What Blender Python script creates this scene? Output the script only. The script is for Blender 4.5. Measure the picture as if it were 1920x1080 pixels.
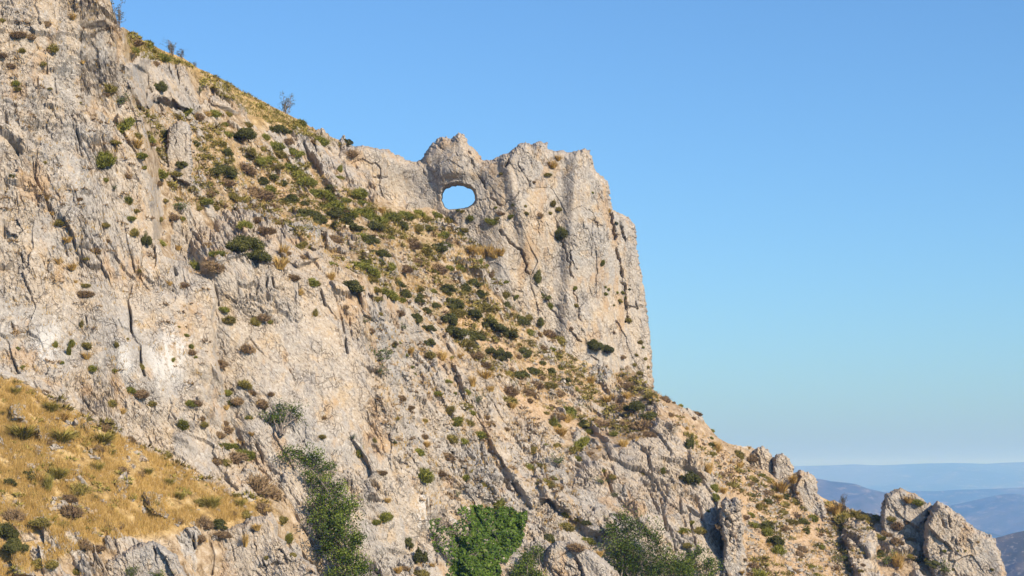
import bpy, math, random
import numpy as np
from mathutils import Vector, Matrix

random.seed(7)
RNG = np.random.default_rng(11)
SC = bpy.context.scene
COL = SC.collection
for _o in list(bpy.data.objects):
    bpy.data.objects.remove(_o)

# ------------------------------------------------------------------ camera
F = 3583.0                       # focal length in photo pixels (1920 wide), 30 degrees across
HORIZON = 886.0
PITCH = math.atan((HORIZON - 540.0) / F)
CP, SP = math.cos(PITCH), math.sin(PITCH)
cam_data = bpy.data.cameras.new("camera")
cam_data.sensor_width = 36.0
cam_data.lens = 36.0 * F / 1920.0
cam_data.clip_start = 0.5
cam_data.clip_end = 90000.0
cam = bpy.data.objects.new("camera", cam_data)
cam.rotation_euler = (math.pi / 2 + PITCH, 0, 0)
COL.objects.link(cam)
SC.camera = cam

# ------------------------------------------------------------------ light
SUN_DIR = Vector((0.60, -0.62, 0.52)).normalized()      # towards the sun: behind the camera, to its right
SUN_EL = math.asin(SUN_DIR.z)
SUN_AZ = math.atan2(SUN_DIR.x, SUN_DIR.y)
world = bpy.data.worlds.new("World")
SC.world = world
world.use_nodes = True
wn = world.node_tree.nodes
wn.clear()
w_out = wn.new("ShaderNodeOutputWorld")
w_bg = wn.new("ShaderNodeBackground")
w_sky = wn.new("ShaderNodeTexSky")
w_sky.sky_type = 'NISHITA'
w_sky.sun_disc = False
w_sky.sun_elevation = SUN_EL
w_sky.sun_rotation = SUN_AZ
w_sky.altitude = 0.0
w_sky.air_density = 1.0
w_sky.dust_density = 1.0
w_sky.ozone_density = 6.0
w_bg.inputs["Strength"].default_value = 0.105
w_tint = wn.new("ShaderNodeMix")                        # clear, dry mountain air: a touch less red in the skylight
w_tint.data_type = 'RGBA'
w_tint.blend_type = 'MULTIPLY'
w_tint.inputs[0].default_value = 1.0
w_tint.inputs[7].default_value = (0.81, 1.04, 1.17, 1)
world.node_tree.links.new(w_sky.outputs[0], w_tint.inputs[6])
world.node_tree.links.new(w_tint.outputs[2], w_bg.inputs[0])
world.node_tree.links.new(w_bg.outputs[0], w_out.inputs[0])
sun_data = bpy.data.lights.new("sun", 'SUN')
sun_data.energy = 5.0
sun_data.angle = math.radians(0.55)
sun_data.color = (1.0, 0.85, 0.655)
sun = bpy.data.objects.new("sun", sun_data)
sun.rotation_euler = SUN_DIR.to_track_quat('Z', 'Y').to_euler()
COL.objects.link(sun)
SC.view_settings.view_transform = 'Standard'
SC.view_settings.look = 'None'
SC.view_settings.gamma = 1.0
SC.view_settings.exposure = 0.47
SC.view_settings.use_curve_mapping = False
SC.cycles.use_denoising = True
SC.render.filter_size = 1.05
SC.cycles.max_bounces = 6
SC.cycles.diffuse_bounces = 3
SC.cycles.glossy_bounces = 2
SC.cycles.transmission_bounces = 2
SC.cycles.volume_bounces = 2
SC.cycles.sample_clamp_indirect = 6.0

# ------------------------------------------------------------------ helpers
def ray(px, py):
    """direction through a photo pixel with a forward (Y) component of one"""
    x = (np.asarray(px, float) - 960.0) / F
    z = (540.0 - np.asarray(py, float)) / F
    yy = CP - z * SP
    zz = SP + z * CP
    return x / yy, zz / yy

def at(px, py, Y):
    rx, rz = ray(px, py)
    return np.stack([rx * Y, np.broadcast_to(Y, np.shape(rx)) * 1.0, rz * Y], -1)

def tps(pts):
    """thin plate spline through (px, py, value) points"""
    p = np.array(pts, float)
    xy = p[:, :2] / 500.0
    n = len(p)
    d = np.linalg.norm(xy[:, None] - xy[None], axis=-1)
    K = np.where(d > 0, d * d * np.log(d + 1e-12), 0) + np.eye(n) * 0.002
    P = np.c_[np.ones(n), xy]
    A = np.zeros((n + 3, n + 3))
    A[:n, :n] = K
    A[:n, n:] = P
    A[n:, :n] = P.T
    w = np.linalg.solve(A, np.r_[p[:, 2], 0, 0, 0])
    def f(px, py):
        q = np.stack([np.asarray(px, float), np.asarray(py, float)], -1) / 500.0
        sh = q.shape[:-1]
        q = q.reshape(-1, 2)
        out = w[n] + q @ w[n + 1:]
        for i in range(n):
            r2 = ((q - xy[i]) ** 2).sum(1)
            out = out + w[i] * 0.5 * r2 * np.log(r2 + 1e-12)
        return out.reshape(sh)
    return f

def seg_dist(px, py, pts, closed):
    d2 = np.full(np.shape(px), 1e12)
    n = len(pts)
    for i in range(n if closed else n - 1):
        ax, ay = pts[i]
        bx, by = pts[(i + 1) % n]
        ex, ey = bx - ax, by - ay
        t = np.clip(((px - ax) * ex + (py - ay) * ey) / (ex * ex + ey * ey + 1e-9), 0, 1)
        d2 = np.minimum(d2, (px - ax - t * ex) ** 2 + (py - ay - t * ey) ** 2)
    return np.sqrt(d2)

def sdf(px, py, poly):
    """signed distance to a polygon, positive inside"""
    d = seg_dist(px, py, poly, True)
    ins = np.zeros(np.shape(px), bool)
    n = len(poly)
    for i in range(n):
        ax, ay = poly[i]
        bx, by = poly[(i + 1) % n]
        if ay == by:
            continue
        c = ((ay > py) != (by > py)) & (px < (bx - ax) * (py - ay) / (by - ay) + ax)
        ins ^= c
    return np.where(ins, d, -d)

def sdf_near(px, py, poly, margin=60):
    p = np.array(poly, float)
    m = ((px > p[:, 0].min() - margin) & (px < p[:, 0].max() + margin) &
         (py > p[:, 1].min() - margin) & (py < p[:, 1].max() + margin))
    out = np.full(np.shape(px), -1e3)
    out[m] = sdf(px[m], py[m], poly)
    return out

def sstep(a, b, x):
    t = np.clip((x - a) / (b - a), 0, 1)
    return t * t * (3 - 2 * t)

def _hash(ix, iy, iz, seed):
    h = (ix.astype(np.uint32) * np.uint32(374761393) + iy.astype(np.uint32) * np.uint32(668265263)
         + iz.astype(np.uint32) * np.uint32(2147483647) + np.uint32((seed * 974634777) & 0xffffffff))
    h = (h ^ (h >> np.uint32(13))) * np.uint32(1274126177)
    h = (h ^ (h >> np.uint32(16))) * np.uint32(2246822519)
    return h ^ (h >> np.uint32(15))

def perlin(P, seed=0):
    P = P.astype(np.float32)
    i = np.floor(P).astype(np.int64)
    f = P - i
    u = f * f * f * (f * (f * 6 - 15) + 10)
    out = 0
    for dx in (0, 1):
        wx = u[:, 0] if dx else 1 - u[:, 0]
        for dy in (0, 1):
            wy = u[:, 1] if dy else 1 - u[:, 1]
            for dz in (0, 1):
                wz = u[:, 2] if dz else 1 - u[:, 2]
                h = _hash(i[:, 0] + dx, i[:, 1] + dy, i[:, 2] + dz, seed)
                gx = (h & np.uint32(1023)).astype(np.float32) / 511.5 - 1
                gy = ((h >> np.uint32(10)) & np.uint32(1023)).astype(np.float32) / 511.5 - 1
                gz = ((h >> np.uint32(20)) & np.uint32(1023)).astype(np.float32) / 511.5 - 1
                out = out + wx * wy * wz * (gx * (f[:, 0] - dx) + gy * (f[:, 1] - dy) + gz * (f[:, 2] - dz))
    return out

def fbm(P, octaves=4, seed=0, gain=0.5, ridged=False):
    out, a, tot = 0, 1.0, 0
    for k in range(octaves):
        n = perlin(P * (2.03 ** k) + 17.3 * k, seed + k)
        if ridged:
            n = 1 - np.abs(n) * 2.2
        out = out + a * n
        tot += a
        a *= gain
    return out / tot

def worley(P, seed=0, cheb=0.0):
    """distances to the two nearest feature points, three random numbers of the nearest cell, offset from it"""
    P = P.astype(np.float32)
    n = len(P)
    i = np.floor(P).astype(np.int64)
    f1 = np.full(n, 9, np.float32)
    f2 = np.full(n, 9, np.float32)
    hid = np.zeros(n, np.uint32)
    off = np.zeros((n, 3), np.float32)
    for dx in (-1, 0, 1):
        for dy in (-1, 0, 1):
            for dz in (-1, 0, 1):
                h = _hash(i[:, 0] + dx, i[:, 1] + dy, i[:, 2] + dz, seed)
                c = np.stack([i[:, 0] + dx + (h & np.uint32(1023)) / 1023.0,
                              i[:, 1] + dy + ((h >> np.uint32(10)) & np.uint32(1023)) / 1023.0,
                              i[:, 2] + dz + ((h >> np.uint32(20)) & np.uint32(1023)) / 1023.0], 1).astype(np.float32)
                v = P - c
                d = np.sqrt((v * v).sum(1))
                if cheb:
                    d = d * (1 - cheb) + cheb * np.abs(v).max(1) * 1.25
                m = d < f1
                f2 = np.where(m, f1, np.minimum(f2, d))
                f1 = np.where(m, d, f1)
                hid = np.where(m, h, hid)
                off[m] = v[m]
    h2 = _hash(hid, hid >> np.uint32(7), hid >> np.uint32(3), seed + 5)
    r = np.stack([(h2 & np.uint32(1023)) / 1023.0, ((h2 >> np.uint32(10)) & np.uint32(1023)) / 1023.0,
                  ((h2 >> np.uint32(20)) & np.uint32(1023)) / 1023.0], 1).astype(np.float32)
    return f1, f2, r, off

def mesh_from(name, verts, faces, attrs=None, smooth=False):
    """verts (n,3), faces (m,3) or (m,4) arrays; attrs {name: (n,4)} point colours"""
    me = bpy.data.meshes.new(name)
    verts = np.ascontiguousarray(verts, np.float32)
    faces = np.ascontiguousarray(faces, np.int32)
    k = faces.shape[1]
    me.vertices.add(len(verts))
    me.vertices.foreach_set("co", verts.ravel())
    me.loops.add(faces.size)
    me.loops.foreach_set("vertex_index", faces.ravel())
    me.polygons.add(len(faces))
    me.polygons.foreach_set("loop_start", np.arange(0, faces.size, k, dtype=np.int32))
    me.polygons.foreach_set("loop_total", np.full(len(faces), k, np.int32))
    me.polygons.foreach_set("use_smooth", np.full(len(faces), smooth, bool))
    for an, av in (attrs or {}).items():
        a = me.attributes.new(an, 'FLOAT_COLOR', 'POINT')
        a.data.foreach_set("color", np.ascontiguousarray(av, np.float32).ravel())
    me.update(calc_edges=True)
    return me

def link(name, me, mat=None, parent=None, **props):
    o = bpy.data.objects.new(name, me)
    COL.objects.link(o)
    if mat is not None and me is not None and not me.materials:
        me.materials.append(mat)
    if parent is not None:
        o.parent = parent
    for k, v in props.items():
        o[k] = v
    return o

def rebase(me, base):
    """move a world-space mesh so that BASE becomes its origin"""
    n = len(me.vertices)
    co = np.empty(n * 3, np.float32)
    me.vertices.foreach_get("co", co)
    co = co.reshape(-1, 3) - np.asarray(base, np.float32)
    me.vertices.foreach_set("co", co.ravel())
    me.update()

# ------------------------------------------------------------------ materials
def new_mat(name):
    m = bpy.data.materials.new(name)
    m.use_nodes = True
    nt = m.node_tree
    return m, nt, nt.nodes["Principled BSDF"]

class G:
    """tiny node-graph helper"""
    def __init__(self, nt):
        self.nt = nt
    def n(self, kind, **kw):
        nd = self.nt.nodes.new(kind)
        for k, v in kw.items():
            setattr(nd, k, v)
        return nd
    def put(self, nd, key, v):
        if hasattr(v, "is_output"):
            self.nt.links.new(v, nd.inputs[key])
        else:
            nd.inputs[key].default_value = v
    def noise(self, vec, scale, detail=4, rough=0.55):
        nd = self.n("ShaderNodeTexNoise")
        self.put(nd, "Vector", vec)
        self.put(nd, "Scale", scale)
        self.put(nd, "Detail", detail)
        self.put(nd, "Roughness", rough)
        return nd.outputs[0]
    def mapping(self, vec, scale, rot=(0, 0, 0)):
        nd = self.n("ShaderNodeMapping")
        self.put(nd, "Vector", vec)
        nd.inputs["Scale"].default_value = scale
        nd.inputs["Rotation"].default_value = rot
        return nd.outputs[0]
    def ramp(self, v, stops, interp='LINEAR'):
        nd = self.n("ShaderNodeValToRGB")
        self.put(nd, 0, v)
        e = nd.color_ramp.elements
        nd.color_ramp.interpolation = interp
        while len(e) < len(stops):
            e.new(0.5)
        for el, (p, c) in zip(e, stops):
            el.position = p
            el.color = (*c, 1) if len(c) == 3 else c
        return nd.outputs[0]
    def sm(self, v, a, b):
        nd = self.n("ShaderNodeMapRange")
        nd.interpolation_type = 'SMOOTHSTEP'
        self.put(nd, 0, v)
        nd.inputs[1].default_value = a
        nd.inputs[2].default_value = b
        return nd.outputs[0]
    def math(self, op, a, b=0.0):
        nd = self.n("ShaderNodeMath", operation=op)
        self.put(nd, 0, a)
        self.put(nd, 1, b)
        return nd.outputs[0]
    def mix(self, f, a, b, mode='MIX'):
        nd = self.n("ShaderNodeMix", data_type='RGBA', blend_type=mode)
        self.put(nd, 0, f)
        self.put(nd, 6, a if hasattr(a, "is_output") else (*a, 1))
        self.put(nd, 7, b if hasattr(b, "is_output") else (*b, 1))
        return nd.outputs[2]

ALB = 0.80
def scaled(g, c, k):
    return g.mix(1.0, c, (k, k, k), 'MULTIPLY')

def limestone(name, masked):
    """weathered limestone; with MASKED also soil, scree and grassy earth from the point colours"""
    m, nt, bs = new_mat(name)
    g = G(nt)
    co = g.n("ShaderNodeNewGeometry").outputs["Position"]
    big = g.noise(co, 0.22, 3, 0.6)
    mid = g.noise(co, 1.1, 4, 0.6)
    fine = g.noise(co, 7.0, 5, 0.65)
    grit = g.noise(co, 26.0, 2, 0.6)
    streak = g.noise(g.mapping(co, (2.2, 2.2, 0.28), (0, 0.25, 0)), 1.0, 5, 0.6)
    base = g.ramp(big, [(0.33, (0.46, 0.375, 0.28)), (0.48, (0.485, 0.415, 0.335)), (0.64, (0.40, 0.375, 0.345))])
    base = g.mix(g.math('MULTIPLY', g.sm(mid, 0.50, 0.66), 0.62), base, (0.52, 0.385, 0.235))
    base = g.mix(g.math('MULTIPLY', g.sm(streak, 0.50, 0.62), 0.7), base, (0.35, 0.325, 0.30))
    base = g.mix(g.math('MULTIPLY', g.sm(fine, 0.53, 0.66), 0.65), base, (0.68, 0.62, 0.54))
    base = g.mix(g.math('MULTIPLY', g.sm(fine, 0.46, 0.33), 0.75), base, (0.24, 0.19, 0.145))
    base = g.mix(g.math('MULTIPLY', g.sm(grit, 0.60, 0.70), 0.35), base, (0.20, 0.17, 0.14))
    stain = g.noise(g.mapping(co, (1.0, 1.0, 0.5), (0, 0.3, 0)), 0.55, 4, 0.65)
    base = g.mix(g.math('MULTIPLY', g.sm(stain, 0.54, 0.64), 0.6), base, (0.47, 0.315, 0.175))
    base = g.mix(g.math('MULTIPLY', g.sm(stain, 0.44, 0.34), 0.5), base, (0.40, 0.375, 0.35))
    warp = g.n("ShaderNodeVectorMath", operation='ADD')
    wn_ = g.n("ShaderNodeTexNoise")
    g.put(wn_, "Vector", co)
    g.put(wn_, "Scale", 2.2)
    g.put(wn_, "Detail", 2)
    sc_ = g.n("ShaderNodeVectorMath", operation='SCALE')
    nt.links.new(wn_.outputs["Color"], sc_.inputs[0])
    sc_.inputs["Scale"].default_value = 0.55
    nt.links.new(co, warp.inputs[0])
    nt.links.new(sc_.outputs[0], warp.inputs[1])
    lines = None
    for scl, wid in ((1.5, 0.020), (3.6, 0.030)):
        cv = g.n("ShaderNodeTexVoronoi", feature='DISTANCE_TO_EDGE')
        g.put(cv, "Vector", g.mapping(warp.outputs[0], (1.0, 0.8, 0.5), (0, 0.42, 0)))
        g.put(cv, "Scale", scl)
        ln = g.math('MULTIPLY', g.sm(cv.outputs["Distance"], wid, wid * 0.25), g.sm(g.noise(co, 0.9, 1, 0.6), 0.47, 0.60))
        lines = ln if lines is None else g.math('MAXIMUM', lines, ln)
    base = g.mix(g.math('MULTIPLY', lines, 0.6), base, (0.13, 0.10, 0.075))
    vor = g.n("ShaderNodeTexVoronoi", feature='F1')
    g.put(vor, "Vector", co)
    g.put(vor, "Scale", 1.6)
    g.put(vor, "Randomness", 1.0)
    lich = g.math('MULTIPLY', g.sm(g.math('ADD', vor.outputs["Distance"], g.math('MULTIPLY', fine, 0.25)), 0.26, 0.20), 0.5)
    base = g.mix(lich, base, (0.66, 0.63, 0.58))
    hgt = g.math('SUBTRACT', g.math('ADD', g.math('MULTIPLY', fine, 0.6), g.math('MULTIPLY', grit, 0.22)), g.math('MULTIPLY', lines, 0.5))
    if masked:
        at_ = g.n("ShaderNodeAttribute", attribute_name="mask")
        sep = g.n("ShaderNodeSeparateColor")
        nt.links.new(at_.outputs["Color"], sep.inputs[0])
        rock, scree, white = sep.outputs[0], sep.outputs[1], sep.outputs[2]
        grass = at_.outputs["Alpha"]
        base = g.mix(g.math('MULTIPLY', g.math('MULTIPLY', white, 0.72), g.sm(g.math('ADD', streak, g.math('MULTIPLY', fine, 0.5)), 0.66, 0.76)), base, (0.64, 0.625, 0.60))
        blotch = g.noise(co, 2.6, 6, 0.7)
        soil = g.ramp(blotch, [(0.34, (0.24, 0.165, 0.095)), (0.46, (0.37, 0.275, 0.175)), (0.57, (0.49, 0.39, 0.28)), (0.68, (0.58, 0.50, 0.41))])
        scr = g.ramp(fine, [(0.35, (0.40, 0.265, 0.155)), (0.52, (0.58, 0.405, 0.25)), (0.68, (0.66, 0.53, 0.39))])
        gra = g.ramp(blotch, [(0.32, (0.22, 0.155, 0.065)), (0.48, (0.42, 0.28, 0.11)), (0.60, (0.54, 0.385, 0.165)), (0.68, (0.58, 0.47, 0.32)), (0.76, (0.62, 0.54, 0.43))])
        soil = g.mix(grass, soil, gra)
        soil = g.mix(scree, soil, scr)
        edge = g.math('ADD', rock, g.math('MULTIPLY', g.math('SUBTRACT', fine, 0.5), 0.9))
        base = g.mix(g.sm(edge, 0.36, 0.56), soil, base)
    nt.links.new(scaled(g, base, ALB), bs.inputs["Base Color"])
    bs.inputs["Roughness"].default_value = 0.92
    bs.inputs["Specular IOR Level"].default_value = 0.15
    bp = g.n("ShaderNodeBump")
    bp.inputs["Strength"].default_value = 0.9
    bp.inputs["Distance"].default_value = 0.11
    nt.links.new(hgt, bp.inputs["Height"])
    nt.links.new(bp.outputs[0], bs.inputs["Normal"])
    return m

def plant_mat(name, dark, mid, light, rough=0.75):
    """colour varies from leaf to leaf (point colour) and from plant to plant"""
    m, nt, bs = new_mat(name)
    g = G(nt)
    v = g.n("ShaderNodeAttribute", attribute_name="tone").outputs["Fac"]
    oi = g.n("ShaderNodeObjectInfo").outputs["Random"]
    co = g.n("ShaderNodeNewGeometry").outputs["Position"]
    nz = g.noise(co, 2.3, 3, 0.6)
    f = g.math('ADD', g.math('MULTIPLY', v, 0.55), g.math('ADD', g.math('MULTIPLY', oi, 0.22), g.math('MULTIPLY', g.math('SUBTRACT', nz, 0.36), 0.8)))
    c = g.ramp(f, [(0.08, dark), (0.48, mid), (0.92, light)])
    nt.links.new(scaled(g, c, 0.95), bs.inputs["Base Color"])
    bs.inputs["Roughness"].default_value = rough
    bs.inputs["Specular IOR Level"].default_value = 0.08
    return m

M_GROUND = limestone("limestone_slope", True)
M_ROCK = limestone("limestone", False)
M_OLIVE = plant_mat("olive_cushion", (0.1, 0.075, 0.028), (0.2, 0.17, 0.048), (0.32, 0.26, 0.08))
M_GREEN = plant_mat("green_cushion", (0.085, 0.085, 0.024), (0.17, 0.175, 0.036), (0.28, 0.265, 0.06))
M_BROWN = plant_mat("dry_cushion", (0.1, 0.065, 0.038), (0.21, 0.145, 0.085), (0.34, 0.24, 0.13))
M_GOLD = plant_mat("dry_grass", (0.27, 0.16, 0.048), (0.48, 0.315, 0.1), (0.62, 0.45, 0.19))
M_DARK = plant_mat("evergreen_leaf", (0.035, 0.037, 0.013), (0.085, 0.088, 0.026), (0.16, 0.15, 0.048), 0.6)
M_LEAF = plant_mat("broad_leaf", (0.015, 0.028, 0.005), (0.07, 0.105, 0.017), (0.2, 0.235, 0.045), 0.55)
M_IVY = plant_mat("ivy_leaf", (0.015, 0.035, 0.005), (0.06, 0.105, 0.014), (0.15, 0.2, 0.034), 0.5)
M_HERB = plant_mat("green_grass", (0.15, 0.125, 0.035), (0.26, 0.225, 0.055), (0.4, 0.33, 0.1))
M_STONE = limestone("loose_stone", False)

def bark():
    m, nt, bs = new_mat("bark")
    g = G(nt)
    co = g.n("ShaderNodeNewGeometry").outputs["Position"]
    c = g.ramp(g.noise(co, 9.0, 5, 0.6), [(0.35, (0.09, 0.07, 0.055)), (0.65, (0.24, 0.20, 0.165))])
    nt.links.new(c, bs.inputs["Base Color"])
    bs.inputs["Roughness"].default_value = 0.9
    return m
M_BARK = bark()
# ------------------------------------------------------------------ the mountainside
CREST = [(-120, -170), (150, -170), (196, -30), (206, 2), (215, 30), (221, 50), (232, 52), (262, 72), (300, 92), (345, 110), (372, 128),
         (420, 150), (455, 172), (490, 188), (520, 205), (560, 224), (600, 248), (640, 264), (668, 282), (690, 312), (708, 362), (740, 386), (800, 391),
         (830, 394), (850, 396), (872, 402), (890, 440), (930, 530), (985, 582), (1050, 622), (1100, 640), (1160, 668), (1215, 722),
         (1232, 737), (1250, 748), (1280, 762), (1300, 772), (1315, 785), (1330, 800), (1345, 820), (1365, 832), (1395, 840),
         (1440, 856), (1490, 890), (1540, 932), (1591, 955), (1638, 968), (1700, 985), (1735, 1015), (1790, 1075), (1850, 1150), (1990, 1300)]
SLOPE = tps([(-200, -200, 104), (120, 40, 98), (232, 60, 99.5), (262, 160, 96), (420, 150, 108), (600, 255, 112), (700, 400, 111), (800, 395, 113), (880, 400, 114), (1000, 560, 113.5),
             (1100, 650, 113), (1225, 735, 114), (1340, 815, 112), (1480, 870, 110), (1560, 960, 108), (1650, 960, 107.5), (1880, 1090, 104),
             (300, 250, 95.5), (300, 340, 93.0), (450, 300, 101.5), (400, 420, 96.0), (600, 450, 103), (750, 600, 101), (900, 600, 106), (650, 520, 100.5),
             (950, 750, 103), (1100, 800, 105.5), (1250, 900, 103.5), (1450, 1000, 103.5),
             (270, 480, 90.2), (420, 600, 92.5), (600, 700, 93.5), (720, 800, 93), (850, 900, 94), (1000, 950, 96), (1150, 950, 98.5),
             (1300, 1080, 97.5), (1500, 1080, 100.5), (1700, 1090, 102), (600, 900, 90.5),
             (640, 1080, 87.5), (900, 1080, 89.5), (300, 830, 84.2), (450, 890, 85.0), (520, 960, 84.4), (200, 800, 81.7), (0, 708, 79.9), (-100, 640, 80.2), (780, 1000, 89.6), (720, 1060, 87.6), (0, 900, 76.8),
             (200, 900, 79), (400, 950, 82), (0, 1080, 73), (300, 1080, 78.5), (500, 1080, 83)])
def slope_depth(px, py):
    return SLOPE(px, py)

LEFT_CLIFF = [(-150, -250), (205, -250), (208, -30), (216, 25), (229, 52), (235, 100), (236, 150), (254, 205), (270, 252), (280, 340), (284, 450), (330, 500), (398, 522),
              (402, 690), (430, 780), (500, 925), (520, 965), (400, 900), (200, 800), (60, 728), (0, 702), (-150, 640)]
LEFT_FACE = tps([(0, 715, 80.9), (0, 350, 84), (0, 0, 87), (200, 0, 89.5), (230, 120, 90), (200, 400, 86.5), (290, 470, 88), (400, 600, 87.6), (300, 650, 85.3), (460, 870, 86.0), (200, 800, 83.0), (-100, -100, 87.5)])
MID_BUTTRESS = [(402, 505), (440, 488), (500, 492), (545, 505), (600, 528), (655, 542), (668, 575), (684, 640), (694, 700), (722, 770), (752, 840), (800, 905),
                (806, 965), (770, 1010), (705, 1090), (560, 1090), (520, 990), (500, 930), (432, 780), (405, 690)]
MID_FACE = tps([(402, 520, 88.7), (404, 690, 87.6), (500, 930, 85.2), (660, 545, 92.6), (690, 690, 91), (800, 940, 89.6), (700, 1085, 86.2), (550, 620, 90.2)])
LOW_BUTTRESS = [(1090, 878), (1120, 858), (1165, 850), (1205, 815), (1232, 790), (1262, 800), (1292, 850), (1325, 895), (1340, 925), (1352, 985), (1362, 1100), (1180, 1100), (1100, 980), (1070, 920)]
LOW_FACE = tps([(1150, 830, 101), (1240, 795, 103), (1290, 850, 102), (1350, 960, 99.5), (1362, 1085, 97), (1150, 1085, 93.8), (1080, 920, 98)])

# raised rock: (polygon, metres towards the viewer, edge width in pixels)
RAISED = [
    ([(238, 118), (262, 108), (300, 118), (345, 124), (358, 150), (366, 185), (374, 208), (345, 212), (300, 188), (262, 200), (240, 160)], 1.5, 9),
    ([(392, 196), (405, 168), (416, 160), (432, 180), (462, 212), (445, 214), (420, 205)], 0.9, 8),
    ([(505, 245), (530, 250), (560, 300), (590, 345), (575, 350), (545, 310)], 0.6, 9),
    ([(570, 270), (600, 275), (640, 340), (665, 380), (650, 388), (610, 345)], 0.8, 10),
    ([(640, 275), (690, 270), (720, 300), (700, 380), (670, 372), (645, 330)], 1.0, 10),
    ([(536, 412), (560, 402), (592, 410), (600, 440), (604, 490), (560, 500), (528, 470)], 1.2, 7),
    ([(400, 440), (450, 420), (520, 425), (540, 470), (520, 500), (440, 490), (398, 505)], 0.8, 9),
    ([(608, 432), (640, 428), (660, 450), (690, 470), (650, 480), (615, 470)], 0.6, 7),
    ([(672, 556), (700, 552), (735, 565), (748, 592), (738, 606), (700, 600), (680, 590)], 0.8, 6),
    ([(758, 600), (780, 595), (790, 620), (770, 628), (756, 620)], 0.7, 5),
    ([(700, 690), (760, 690), (830, 700), (870, 760), (905, 830), (935, 900), (960, 960), (900, 945), (820, 890), (745, 820), (712, 760)], 0.7, 14),
    ([(850, 690), (885, 700), (930, 735), (985, 800), (1020, 880), (1035, 940), (1000, 960), (950, 900), (905, 815), (870, 750)], 1.1, 9),
    ([(985, 800), (1022, 795), (1040, 830), (1062, 900), (1075, 980), (1040, 960), (1020, 890)], 0.9, 8),
    ([(1120, 690), (1140, 700), (1170, 740), (1150, 750), (1125, 715)], 0.7, 8),
    ([(1110, 770), (1150, 762), (1165, 778), (1130, 786)], 0.5, 6),
    ([(985, 505), (930, 470), (880, 488), (892, 520), (950, 570), (1000, 600)], 0.2, 10),
    ([(1295, 838), (1330, 880), (1350, 905), (1325, 900), (1290, 870)], 0.7, 7),
    ([(1372, 862), (1405, 855), (1425, 872), (1400, 876)], 0.5, 6),
    ([(1580, 985), (1610, 975), (1632, 1000), (1648, 1060), (1655, 1100), (1610, 1100), (1590, 1040)], 1.1, 8),
    ([(1668, 1015), (1720, 1010), (1725, 1040), (1690, 1045), (1668, 1032)], 0.6, 7),
    ([(22, 765), (44, 760), (50, 790), (30, 790)], 0.5, 5),
    ([(140, 786), (168, 800), (166, 812), (140, 800)], 0.3, 5),
    ([(215, 905), (236, 892), (242, 918), (220, 925)], 0.35, 5),
    ([(270, 930), (300, 935), (310, 965), (285, 965)], 0.5, 6),
    ([(20, 980), (50, 985), (70, 1008), (45, 1012)], 0.4, 6),
    ([(22, 1040), (45, 1032), (72, 1085), (30, 1085)], 0.7, 6),
    ([(1010, 900), (1040, 905), (1075, 930), (1120, 960), (1140, 1010), (1100, 1005), (1060, 960), (1015, 940)], 0.8, 10),
]
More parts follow.
